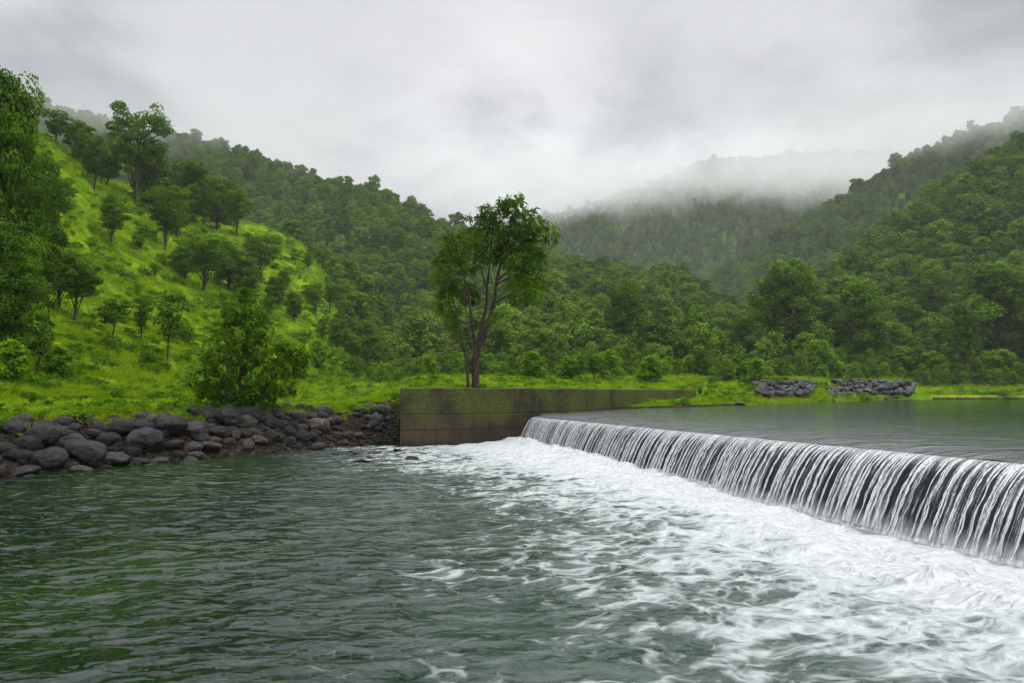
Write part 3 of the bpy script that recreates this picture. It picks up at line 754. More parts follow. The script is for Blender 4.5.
GS = 'trees scattered on the grassy left slope'
for a in [
 ('umb0',136,206,106,66,'slope_tree','tallest spreading tree breaking the skyline of the left ridge'),
 ('umb1',94,192,138,32,'slope_tree','small trunked tree just left below the tallest ridge tree'),
 ('rnd0',107,187,142,30,'slope_tree','rounded tree tucked close beside the trunk of the tallest ridge tree'),
 ('umb2',77,163,121,38,'slope_tree','flat crowned tree on the left ridge, third from the left edge'),
 ('sap0',56,146,110,32,'slope_tree','thin windswept tree on the skyline near the left edge'),
 ('sap1',39,134,92,22,'slope_tree','bare stemmed wispy tree alone on the skyline near the left corner'),
 ('umb1',110,247,195,38,'slope_tree','umbrella shaped tree in open grass below the tallest ridge tree'),
 ('sap1',140,257,224,17,'slope_tree','tiny lone sapling in open grass mid slope'),
 ('umb0',165,251,186,46,'slope_tree','broad tree at the lower left of the dark slope clump'),
 ('rnd1',152,214,150,44,'slope_tree','dark tree standing right behind the tallest ridge tree trunk'),
 ('rnd2',190,226,158,54,'slope_tree','dense dark tree on the crest of the slope clump'),
 ('rnd0',217,232,176,50,'slope_tree','dense round tree at the right shoulder of the slope clump'),
 ('umb2',237,237,188,30,'slope_tree','narrow tree at the right tip of the dark slope clump'),
 ('umb1',203,293,232,58,'slope_tree','wide layered tree in the second clump above the big bush'),
 ('rnd1',228,290,242,46,'slope_tree','rounded tree in the second clump, between two wider trees'),
 ('umb0',261,283,233,42,'slope_tree','spreading tree ending the second clump at its right side'),
 ('rnd2',246,296,256,36,'slope_tree','low dark tree at the foot of the second clump'),
 ('sap0',167,361,290,36,'slope_tree','slim two tiered tree standing in bright grass left of big bush'),
 ('sap1',112,337,299,28,'slope_tree','small tree with thin stem halfway between left trees and big bush'),
 ('sap0',141,343,295,24,'slope_tree','small leaning tree just left of the slim two tiered tree'),
 ('umb1',74,321,254,48,'slope_tree','leaning tree with forked dark trunk at the edge of left thicket'),
 ('umb2',58,311,250,44,'slope_tree','upright tree behind the leaning forked tree'),
 ('sap1',35,383,306,38,'slope_tree','young tree with thin bare stem low on the left bank'),
 ('lush0',-2,338,66,88,'slope_tree','towering leafy tree filling the top left corner'),
 ('lush1',34,322,150,56,'slope_tree','tall leafy tree leaning out beside the towering corner tree'),
 ('lush1',-12,352,215,80,'slope_tree','leafy tree cut by the left edge below the towering tree'),
 ('lush0',17,360,235,58,'slope_tree','dark lower tree with visible trunk near the left edge'),
 ('umb0',48,236,170,52,'slope_tree','leafy tree peeking out right of the left thicket top'),
 ('sap0',154,280,262,11,'slope_tree','tiny bushy sapling in grass below the dark slope clump'),
 ('sap1',295,265,252,10,'slope_tree','tiny tree alone on the high bright clearing, left of a pair'),
 ('sap0',308,272,252,14,'slope_tree','tiny tree alone on the high bright clearing, right of a pair'),
 ('umb1',316,318,284,20,'slope_tree','small tree in the grass gully between slope and forest'),
 ('umb2',330,312,284,17,'slope_tree','small dark tree beside the grass gully, nearer the forest'),
 ('sap0',337,288,268,12,'slope_tree','little tree at the forest edge above the gully'),
 ('rnd0',276,306,276,26,'slope_tree','round tree below the right end of the second clump'),
 ('rnd1',294,322,292,22,'slope_tree','round tree lower in the gully left of small trees'),
 ('rnd0',176,237,186,34,'slope_tree','dark tree in the heart of the dark slope clump'),
 ('rnd1',185,281,240,34,'slope_tree','dark round tree at the left end of the second clump'),
 ('rnd2',88,178,134,32,'slope_tree','dark round tree on the left ridge behind the flat crowned tree'),
 ('sap1',265,330,296,18,'slope_tree','thin small tree in the gully directly right of the big bush top'),
 ('sap0',226,330,300,18,'slope_tree','small tree peeping over the left shoulder of the big bush'),
 ('rnd0',338,352,318,28,'slope_tree','round tree on the low right edge of the slope above the gully mouth'),
 ('rnd2',345,330,300,22,'slope_tree','dark round tree where the grass slope meets the forest'),
 ('sap0',322,346,318,18,'slope_tree','thin tree on the low right part of the slope'),
 ('rnd1',352,362,334,26,'slope_tree','low bushy tree at the very foot of the slope edge'),
 ('umb0',341,312,284,20,'slope_tree','spreading small tree on the slope edge just below the little forest edge tree'),
 ('sap1',304,352,330,16,'slope_tree','thin sapling right of the big bush on open grass'),
 ('rnd0',310,303,284,16,'slope_tree','small round tree inside the bright clearing lower part'),
 ('rnd2',283,290,270,14,'slope_tree','small round tree at the left rim of the bright clearing'),
 ('rnd1',368,375,321,36,'valley_tree','rounded tree on valley floor left of the lone wall tree'),
 ('sap1',332,376,348,20,'valley_tree','weedy sapling on valley floor above the dark boulders'),
 ('sap0',594,384,352,24,'valley_tree','small pale stemmed tree behind the middle of the wall'),
 ('bank1',626,374,283,42,'valley_tree','tall slender forest edge tree behind the right half of wall'),
 ('sap1',699,379,310,52,'valley_tree','open branched tree standing just past the wall end'),
 ('bank0',752,379,311,50,'valley_tree','mid green tree behind the left riprap heap'),
 ('bank1',790,376,262,80,'valley_tree','big dark spreading tree behind the gap in the riprap'),
 ('bank2',863,371,279,62,'valley_tree','dark trunked round tree behind the right riprap heap'),
 ('umb0',933,336,269,50,'valley_tree','umbrella crowned tree higher up the right slope'),
 ('bank0',990,364,262,80,'valley_tree','large bushy tree near the right edge'),
 ('sap0',967,384,303,48,'valley_tree','slender young tree on right bank in front of the large bushy tree'),
 ('bank2',1035,372,270,70,'valley_tree','leafy tree cut by the right edge of the view'),
 ('bank1',905,352,300,44,'valley_tree','rounded tree between dark trunked tree and umbrella tree'),
 ('bank0',826,352,296,46,'valley_tree','rounded tree above the bright bush on the right bank'),
 ('bank2',722,364,318,40,'valley_tree','rounded tree behind and right of the open branched tree'),
 ('rnd0',668,372,330,38,'valley_tree','bushy tree behind the far end of the wall'),
]:
    k, px, py, top, w, nm, lb = a
    place(k, px, py, top, w, nm, lb, 'tree', GS if nm == 'slope_tree' else 'trees along the valley floor and far bank')

SG = 'shrubs on slope and banks'
for a in [
 ('shr0',822,381,342,54,'bright round bush between the two riprap heaps'),
 ('shr1',905,377,347,46,'bright low bush behind the right end of riprap'),
 ('shr0',609,382,350,36,'pale green bush behind the wall, right of the small tree'),
 ('shr1',756,382,358,28,'small bush at the left end of riprap'),
 ('shr0',1000,383,352,50,'low bush on the right bank near the picture edge'),
 ('shr1',935,381,352,40,'low bush on the right bank left of the slender young tree'),
 ('shr1',730,384,356,38,'bush on the grassy bank past the wall end'),
 ('shr0',650,384,356,40,'bush behind the wall near its far end'),
 ('dsh0',147,367,351,22,'small dark bush in the grass below slim tree'),
 ('dsh1',161,372,361,16,'smallest dark bush close to the rocky bank'),
 ('dsh0',185,345,328,26,'dark bush half hidden left of the big bush'),
 ('dsh1',60,210,196,18,'dark bush on grass right of the corner tree'),
 ('dsh0',88,285,268,24,'dark bush on mid slope right of the thicket'),
 ('dsh1',108,352,336,22,'low bush below the thin stemmed small tree'),
 ('shr0',60,378,346,44,'leafy bush at the foot of left thicket'),
 ('shr1',10,384,340,56,'leafy bush in the lower left corner of slope'),
 ('dsh0',290,378,352,36,'yellowish bush close right of the big bush'),
 ('shr1',318,372,340,34,'green bush in gully mouth right of the big bush'),
 ('dsh1',350,378,356,24,'dark bush left of the rounded valley tree'),
 ('shr0',400,380,352,34,'green bush right of the rounded valley tree'),
 ('shr1',430,381,356,30,'green bush left of the lone tree'),
 ('shr0',535,382,352,40,'green bush behind the wall right of the lone tree'),
 ('shr1',570,382,356,34,'green bush behind the weir end'),
]:
    k, px, py, top, w, lb = a
    place(k, px, py, top, w, 'shrub', lb, 'shrub', SG)

# the lone tree on the wall -------------------------------------------------
def hero():
    rng = np.random.default_rng(5)
    base = on_plane(474, 387.5, 2.6); Y = 33.6
    base = np.array([(474 - 512) / F * Y, Y, 2.5])
    k = Y / F
    def q(cx, cy, dep=0.0):                           # crop coords of my measuring sheet -> local metres
        px, py = cx / 3.107 + 420, cy / 3.107 + 180
        return np.array([(px - 474) * k, dep, (387 - py) * k])
    root = empty('lone_tree', base)
    tag(root, 'lone slender forked tree standing behind the mossy wall', 'tree')
    tg = Geo()
    def path(pts, r0, r1):
        P = np.array([q(*p) for p in pts]); s = np.linspace(0, len(P) - 1, 5 * len(P))
        Q = np.stack([np.interp(s, range(len(P)), P[:, i]) for i in range(3)], -1)
        for _ in range(3): Q[1:-1] = (Q[:-2] + 2 * Q[1:-1] + Q[2:]) / 4
        Q += np.stack([pnoise(s * .9, i, r0 * 99) for i in range(3)], -1) * 0.05
        tg.add(*tube(Q, np.linspace(r0, r1, len(Q)) * 0.86, 9))
    path([(172, 652), (172, 600), (170, 555), (176, 510)], 0.24, 0.19)
    path([(176, 515), (195, 480), (213, 430), (228, 370), (236, 310), (247, 250), (268, 190), (280, 120), (288, 70)], 0.15, 0.03)
    path([(174, 520), (190, 440, .3), (203, 380, .5), (206, 320, .6), (214, 240, .7), (222, 150, .6)], 0.12, 0.03)
    path([(172, 515), (163, 450, -.3), (155, 370, -.5), (140, 300, -.5), (124, 250, -.4), (95, 190, -.3)], 0.12, 0.025)
    path([(150, 650, -.3), (149, 600, -.3), (146, 560, -.3), (140, 515, -.3), (124, 460, -.4), (114, 400, -.4), (100, 350, -.4)], 0.11, 0.03)
    for pts in [[(238, 300), (275, 260, .4), (320, 225, .5), (365, 160, .5)], [(247, 250), (290, 215, -.5), (330, 170, -.8), (350, 110, -.9)],
                [(228, 370), (265, 345, .3), (310, 330, .4), (345, 335, .4)], [(236, 310), (290, 290, -.6), (335, 275, -.9)],
                [(163, 450, -.3), (120, 420, .3), (85, 370, .5)], [(155, 370, -.5), (110, 320, .1), (72, 285, .4)], [(206, 320, .6), (185, 250, .9), (165, 170, 1)],
                [(190, 440, .3), (230, 400, .6), (245, 380, .8)], [(140, 515, -.3), (110, 480, -.6), (95, 440, -.8)], [(268, 190), (240, 120, .4), (215, 85, .6)]]:
        path(pts, 0.06, 0.015)
    obj('trunk', tg.mesh('trunk', M['bark']), root)
    bg = Geo(); tg2, tg = tg, bg                      # the pale bare stem beside the main trunk
    cl = [(265,210,34),(300,360,24),(115,160,30),(110,305,34),(195,225,28),(285,75,38),(262,62,24),(300,52,24),(205,75,30),(218,105,38),(330,95,40),(375,140,36),(405,165,26),(240,140,40),(300,150,42),(345,185,36),(175,125,32),(180,165,40),(88,178,26),(85,225,36),(55,235,22),
          (60,285,30),(130,230,44),(265,210,36),(335,255,40),(372,225,26),(370,300,32),(310,300,40),(345,345,34),(82,350,32),(150,330,34),(60,385,22),(95,400,26),(105,440,28),(80,330,28),(235,420,16),
          (290,250,30),(355,130,34)]
    cg = Geo()
    for i, (cx, cy, r) in enumerate(cl):
        rr = r / 3.107 * k
        dep = rng.uniform(-1.3, 1.3) * (0.6 + 0.4 * math.sin(cy / 640 * PI))
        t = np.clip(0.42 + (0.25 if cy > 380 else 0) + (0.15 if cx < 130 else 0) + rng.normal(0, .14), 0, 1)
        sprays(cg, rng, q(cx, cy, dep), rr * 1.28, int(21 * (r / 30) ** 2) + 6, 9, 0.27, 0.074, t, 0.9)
        if r > 36: sprays(cg, rng, q(cx, cy, -dep * .7), rr * 1.2, int(9 * (r / 30) ** 2), 8, 0.27, 0.078, t - .1, 0.9)
    obj('crown', cg.mesh('crown', M['leaf_hero'], False), root)
    # the long bare side branch reaching out to the left
    b = Geo()
    P = np.array([q(140, 520, -.2), q(105, 515, -.6), q(60, 535, -.9), q(0, 548, -1.2), q(-60, 552, -1.4), q(-135, 575, -1.5)])
    s = np.linspace(0, 5, 26); Q = np.stack([np.interp(s, range(6), P[:, i]) for i in range(3)], -1)
    Q[:, 2] += 0.06 * pnoise(s * 1.7, 3.3, 1); b.add(*tube(Q, np.linspace(.05, .012, 26), 6))
    for j in range(9):
        a = Q[4 + 2 * j]; b.add(*limb(rng, a, a + np.array([rng.uniform(-.5, .1), rng.uniform(-.2, .2), rng.uniform(-.3, .4)]), .015, .005, 5))
    br = obj('bare_branch', b.mesh('bare_branch', M['bark_pale']), root)
    lf = Geo()
    for j in range(6): sprays(lf, rng, Q[3 + 4 * j] + rng.normal(0, .12, 3), .22, 4, 6, .25, .08, .8)
    obj('leaves', lf.mesh('leaves', M['leaf_hero'], False), br)
hero()

# the big bush on the bank ---------------------------------------------------
def big_bush():
    rng = np.random.default_rng(9)
    p = ground_hit(243, 409); Y = p[1]; k = Y / F
    root = empty('bushy_tree', p - np.array([0, 0, .1]))
    tag(root, 'big bushy green tree growing from the rocky bank, leafy down to the stones', 'tree')
    tg, cg = Geo(), Geo()
    cl = []
    for (px, py, r) in [(243,296,12),(236,306,14),(252,310,14),(230,322,17),(255,325,16),(222,340,17),(243,338,18),(262,342,17),(214,358,16),(234,358,18),(256,360,18),(276,352,15),(288,346,9),(212,378,15),(230,380,17),(252,382,17),(272,374,15),(290,364,10),
                        (218,395,13),(238,398,13),(258,397,12),(208,390,10),(283,388,9),(298,352,8),(246,320,14)]:
        for dep in (rng.uniform(-1.0, -.2), rng.uniform(.2, 1.0)):
            c = np.array([(px - 243) * k, dep * (1.3 if py > 330 else .6), (410 - py) * k]); cl.append(c)
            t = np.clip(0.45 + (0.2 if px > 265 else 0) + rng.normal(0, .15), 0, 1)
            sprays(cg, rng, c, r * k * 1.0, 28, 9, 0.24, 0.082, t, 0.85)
    for c in cl[::2]: tg.add(*limb(rng, (rng.uniform(-.15, .15), 0, -.2), c, 0.06, 0.012, 9, 0.06))
    tg.add(*limb(rng, (0, 0, -.3), (0.1, 0, 4.0), .14, .03, 10, .04))
    obj('trunk', tg.mesh('trunk', M['bark']), root); obj('crown', cg.mesh('crown', M['leaf_bush'], False), root)
big_bush()

# ------------------------------------------------------------------ forest on the hills
zmax_ang = np.maximum.accumulate((GZ - ZC) / GY, axis=0)
def visible(x, y, ztop, slack):
    ti = np.clip(np.searchsorted(ts, x / y), 0, len(ts) - 1); yi = np.clip(np.searchsorted(Ys, y) - 4, 0, len(Ys) - 1)
    return (ztop - ZC) / y > zmax_ang[yi, ti] - slack
def scatter_forest():
    rng = np.random.default_rng(11)
    out = []
    for (y0, y1, sp) in [(92, 180, 4.3), (180, 300, 4.6), (300, 520, 5.4), (520, 1000, 7.2)]:
        gy, gx = np.meshgrid(np.arange(y0, y1, sp * .87), np.arange(-0.92 * y1, 0.92 * y1, sp), indexing='ij')
        gx = gx + (np.arange(gy.shape[0]) % 2)[:, None] * sp * .5
        xx = (gx + rng.uniform(-.36, .36, gx.shape) * sp).ravel(); yy = (gy + rng.uniform(-.36, .36, gx.shape) * sp).ravel()
        k = np.abs(xx / yy) < .92; xx, yy = xx[k], yy[k]; n = len(xx)
        cv = cover(xx, yy); k = rng.random(n) < cv
        xx, yy = xx[k], yy[k]
        zz = terrain(xx, yy)
        hs = rng.uniform(0.55, 1.15, len(xx)) * np.where(rng.random(len(xx)) < .07, 1.45, 1.0) * (sp / 5.0) ** .6
        k = visible(xx, yy, zz + 9 * hs, 0.012) & (np.abs(xx / yy) < 0.86)
        out.append(np.stack([xx, yy, zz, hs], -1)[k])
    return np.concatenate(out)
FT = scatter_forest()
order = np.argsort(-FT[:, 3] / FT[:, 1])
NEAR_N = 215
near, rest = FT[order[:NEAR_N]], FT[order[NEAR_N:]]

def combo(key):
    t, c, h, cw = PROTO[key]
    v = []; f = []; tn = []; mi = []; b = 0
    for m_i, me in enumerate((t, c)):
        a = np.empty(len(me.vertices) * 3, np.float32); me.vertices.foreach_get('co', a)
        l = np.empty(len(me.loops), np.int32); me.loops.foreach_get('vertex_index', l)
        q = np.empty(len(me.vertices), np.float32); me.attributes['tint'].data.foreach_get('value', q)
        v.append(a.reshape(-1, 3)); f.append(l.reshape(-1, 4) + b); b += len(me.vertices); tn.append(q); mi.append(np.full(len(l) // 4, m_i))
    return mesh_np('forest_tree_' + key, np.concatenate(v), np.concatenate(f), [t.materials[0], c.materials[0]], False, {'tint': (np.concatenate(tn), 'POINT')}, np.concatenate(mi))

def side_word(x, y):
    px = 512 + F * x / y
    if px < 430: return 'on the hillside left of the lone tree', 'trees at the foot of the left forest'
    if px < 560: return 'in the forest edge straight behind the lone tree', 'trees at the forest edge behind the lone tree'
    if px < 700: return 'in the forest edge behind the right half of the wall', 'trees at the forest edge behind the wall'
    if px < 840: return 'on the wooded slope behind the left riprap heap', 'trees on the slope behind the left heap'
    return 'on the wooded slope above the right bank', 'trees on the slope above the right bank'
first = {}
for i, (x, y, z, s) in enumerate(near):
    key = f'for{i % 4}'
    lb, gp = side_word(x, y)
    if key not in first:
        o = empty('forest_tree', (x, y, z)); obj('trunk', PROTO[key][0], o); obj('crown', PROTO[key][1], o); first[key] = o
    else:
        o = copy_tree(first[key])
    o.location = (x, y, z - 0.2); s2 = s * random.uniform(.88, 1.15)
    o.scale = (s2, s2, s); o.rotation_euler = (0, 0, random.uniform(0, 6.28))
    tag(o, 'round crowned green tree ' + lb, 'tree', gp)

def instancer(name, pts, rot, scl, idx, meshes, mats=None, tilt=None):
    src = bpy.data.collections.new(name + '_sources')
    for i, me in enumerate(meshes):
        src.objects.link(bpy.data.objects.new(f'{name}_{i:02d}', me))
    me = bpy.data.meshes.new(name); me.vertices.add(len(pts)); me.vertices.foreach_set('co', np.asarray(pts, np.float32).ravel())
    a = me.attributes.new('rot', 'FLOAT_VECTOR', 'POINT'); r = np.zeros((len(pts), 3), np.float32); r[:, 2] = rot
    if tilt is not None: r[:, :2] = tilt
    a.data.foreach_set('vector', r.ravel())
    a = me.attributes.new('scl', 'FLOAT_VECTOR', 'POINT'); a.data.foreach_set('vector', np.asarray(scl, np.float32).ravel())
    a = me.attributes.new('idx', 'INT', 'POINT'); a.data.foreach_set('value', np.asarray(idx, np.int32))
    ng = bpy.data.node_groups.new(name + '_scatter', 'GeometryNodeTree')
    ng.interface.new_socket('Geometry', in_out='INPUT', socket_type='NodeSocketGeometry')
    ng.interface.new_socket('Geometry', in_out='OUTPUT', socket_type='NodeSocketGeometry')
    nd, lk = ng.nodes, ng.links
    gi, go = nd.new('NodeGroupInput'), nd.new('NodeGroupOutput')
    ci = nd.new('GeometryNodeCollectionInfo'); ci.inputs['Collection'].default_value = src
    ci.inputs['Separate Children'].default_value = True; ci.inputs['Reset Children'].default_value = True
    ip = nd.new('GeometryNodeInstanceOnPoints'); ip.inputs['Pick Instance'].default_value = True
    def at(n, t):
        x = nd.new('GeometryNodeInputNamedAttribute'); x.data_type = t; x.inputs[0].default_value = n; return x.outputs[0]
    lk.new(gi.outputs[0], ip.inputs['Points']); lk.new(ci.outputs[0], ip.inputs['Instance'])
    lk.new(at('idx', 'INT'), ip.inputs['Instance Index'])
    e2r = nd.new('FunctionNodeEulerToRotation'); lk.new(at('rot', 'FLOAT_VECTOR'), e2r.inputs[0])
    lk.new(e2r.outputs[0], ip.inputs['Rotation']); lk.new(at('scl', 'FLOAT_VECTOR'), ip.inputs['Scale'])
    lk.new(ip.outputs[0], go.inputs[0])
    o = obj(name, me); md = o.modifiers.new('scatter', 'NODES'); md.node_group = ng
    return o

rg = np.random.default_rng(31)
n = len(rest); w = rest[:, 3] * rg.uniform(.9, 1.2, n)
fo = instancer('forest', rest[:, :3] - np.array([0, 0, .2]), rg.uniform(0, 6.28, n), np.stack([w, w, rest[:, 3]], -1), rg.integers(0, 4, n), [combo(f'for{i}') for i in range(4)])
tag(fo, 'dense green forest covering the misty hills', 'forest', kind='stuff')
print('forest trees', len(FT))

# ------------------------------------------------------------------ grass and undergrowth
def tuft(seed, nb, h, spread, wd):
    rng = np.random.default_rng(seed); g = Geo()
    a = rng.uniform(0, 6.28, nb); r = spread * np.sqrt(rng.random(nb)); le = rng.uniform(.5, 1.1, nb) * h
    b = np.stack([r * np.cos(a), r * np.sin(a), np.full(nb, -.03)], -1)
    out = np.stack([np.cos(a + rng.normal(0, .6, nb)), np.sin(a + rng.normal(0, .6, nb)), np.zeros(nb)], -1)
    sd = np.stack([-out[:, 1], out[:, 0], np.zeros(nb)], -1) * wd
    ln_ = rng.uniform(.15, .65, nb)[:, None]
    m = b + out * ln_ * le[:, None] * .35 + np.array([0, 0, 1]) * le[:, None] * .62
    t = b + out * ln_ * le[:, None] * 1.0 + np.array([0, 0, 1]) * le[:, None] * (1 - .3 * ln_)
    v = np.stack([b - sd, b + sd, m + sd * .8, m - sd * .8, t], 1).reshape(-1, 3)
    i = np.arange(nb) * 5
    tn = np.repeat(rng.uniform(0, 1, nb), 5)
    me = mesh_np(f'grass_tuft', v, [np.stack([i, i + 1, i + 2, i + 3], -1), np.stack([i + 3, i + 2, i + 4], -1)], [M['grass']], False, {'tint': (tn, 'POINT')})
    return me
def weed(seed):
    rng = np.random.default_rng(seed); g = Geo()
    for c in rng.normal(0, .22, (7, 3)) * np.array([1, 1, .35]) + np.array([0, 0, .22]):
        sprays(g, rng, c, .2, 4, 7, .2, .09, rng.uniform(.3, .9), .8)
    return g.mesh('weed', M['weed'], False)
def grass_points():
    rng = np.random.default_rng(41); out = []
    for (y0, y1, n, s0) in [(17, 40, 42000, 0.8), (40, 80, 34000, 1.25), (80, 150, 30000, 2.0), (150, 240, 14000, 3.0)]:
        yy = np.sqrt(rng.uniform(y0 ** 2, y1 ** 2, n)); tt = rng.uniform(-0.84, 0.84, n); xx = tt * yy
        bad = in_poly(xx, yy, RIVER) | in_poly(xx, yy, POND)
        a, b = seg_dist(xx, yy, LEFT_BANK), seg_dist(xx, yy, SHORE)
        k = ~bad & (a > 2.75 + rng.normal(0, .4, n)) & ((b > 0.5 + rng.normal(0, .5, n) + 1.6 * (tt < .33)) | in_poly(xx, yy, WALL_MID + [(19.5, 70), (38, 130), (-5, 130)])) & (cover(xx, yy) < .6)
        pxx = 512 + F * xx / yy
        k &= ~((((pxx > 756) & (pxx < 812)) | ((pxx > 830) & (pxx < 912))) & (b < 9.5) & (b > 2.0) & (rng.random(n) < .93))
        k &= (seg_dist(xx, yy, WALL_MID) > 0.75)
        k &= rng.random(n) < 0.75 + 1.2 * fbm(xx * .3, yy * .3, 2, 2)
        xx, yy = xx[k], yy[k]
        zz = terrain(xx, yy)
        k = visible(xx, yy, zz + 1.0, 0.01)
        sz = s0 * rng.uniform(.6, 1.35, len(xx)) * (1 + .5 * fbm(xx * .15, yy * .15, 7, 2))
        out.append(np.stack([xx, yy, zz, sz], -1)[k])
    return np.concatenate(out)
gp = grass_points(); n = len(gp)
idx = np.where(rg.random(n) < .06, rg.integers(3, 5, n), rg.integers(0, 3, n))
sc = gp[:, 3]
go_ = instancer('grass', gp[:, :3], rg.uniform(0, 6.28, n), np.stack([sc, sc, sc * rg.uniform(.5, .95, n)], -1), idx,
                [tuft(1, 26, .42, .22, .010), tuft(2, 22, .34, .26, .012), tuft(3, 30, .5, .2, .009), weed(4), weed(5)])
tag(go_, 'bright green monsoon grass on slope and banks', 'grass', kind='stuff')
print('grass', n)
# leafy undergrowth at the forest foot
def under():
    rng = np.random.default_rng(43); n = 9000
    yy = np.sqrt(rng.uniform(75 ** 2, 165 ** 2, n)); tt = rng.uniform(-.3, .84, n); xx = tt * yy
    px = 512 + F * tt
    f0 = np.interp(px, [0, 300, 340, 380, 420, 500, 600, 700, 760, 860, 1100], [200, 190, 140, 104, 98, 90, 84, 92, 102, 116, 130])
    k = (yy > f0 + rng.normal(0, 3, n)) & (yy < f0 + 24) & (seg_dist(xx, yy, SHORE) > 14) & ~in_poly(xx, yy, POND) & (fbm(xx * .09, yy * .09, 3, 3) > -.22 + rng.normal(0, .12, n))
    xx, yy = xx[k], yy[k]; return np.stack([xx, yy, terrain(xx, yy), rng.uniform(.3, 1.0, len(xx)) ** 1.4 * 1.35], -1)
up_ = under(); n = len(up_); ui = rg.integers(0, 4, n); up_[:, 3] *= np.where(ui == 3, .36, .72)
uo = instancer('undergrowth', up_[:, :3], rg.uniform(0, 6.28, n), up_[:, 3:4] * rg.uniform(.8, 1.3, (n, 3)), ui, [PROTO['shr0'][1], PROTO['shr1'][1], PROTO['dsh0'][1], PROTO['for1'][1]])
tag(uo, 'leafy green undergrowth along the foot of the forest', 'undergrowth', kind='stuff')

# ------------------------------------------------------------------ rocks
def rock_mesh(seed, mat, angular=0.0, sub=4):
    import bmesh
    rng = np.random.default_rng(seed)
    bm = bmesh.new(); bmesh.ops.create_icosphere(bm, subdivisions=sub, radius=1.0)
    me = bpy.data.meshes.new('rock'); bm.to_mesh(me); bm.free()
    a = np.empty(len(me.vertices) * 3, np.float32); me.vertices.foreach_get('co', a); v = a.reshape(-1, 3).astype(float)
    o = rng.uniform(0, 50, 3)
    d = 1 + 0.30 * fbm(v[:, 0] * .9 + o[0], v[:, 1] * .9 + o[1], v[:, 2] * .9 + o[2], 3)
    d += 0.05 * fbm(v[:, 0] * 4 + o[0], v[:, 1] * 4 + o[1], v[:, 2] * 4, 3)
    for _ in range(7 if not angular else 12):         # knock flats off the pebble
        nn = rng.normal(size=3); nn /= np.linalg.norm(nn); c = rng.uniform(.72, .95) - 0.22 * angular
        h = (v * d[:, None]) @ nn
        d = np.where(h > c, d * (c + (h - c) * (0.35 - .3 * angular)) / np.maximum(h, 1e-6), d)
    v = v * d[:, None] * np.array([1, rng.uniform(.78, .98), rng.uniform(.68, .86)])
    v[:, :2] -= v[:, :2].mean(0)
    me.vertices.foreach_set('co', v.astype(np.float32).ravel())
    me.polygons.foreach_set('use_smooth', np.full(len(me.polygons), True)); me.materials.append(mat); me.update()
    return me
ROCKS = {c: [rock_mesh(200 + 10 * j + i, M['rock_' + c], 0.0) for i in range(6)] for j, c in enumerate(('dark', 'grey', 'brown'))}
RIP = [rock_mesh(300 + i, M['rock_riprap'], 1.0, 3) for i in range(6)]
RR = random.Random(12)
def put_rock(name, kind, p, w, h, label, group, cat='boulder', meshes=None):
    me = RR.choice(meshes or ROCKS[kind])
    o = obj(name, me, loc=tuple(p))
    o.scale = (w / 2, w / 2 * RR.uniform(.85, 1.1), h / 2 * 1.25)
    o.rotation_euler = (RR.uniform(-.25, .25), RR.uniform(-.25, .25), RR.uniform(0, 6.28))
    return tag(o, label, cat, group)
BG = 'boulders on the left river bank'
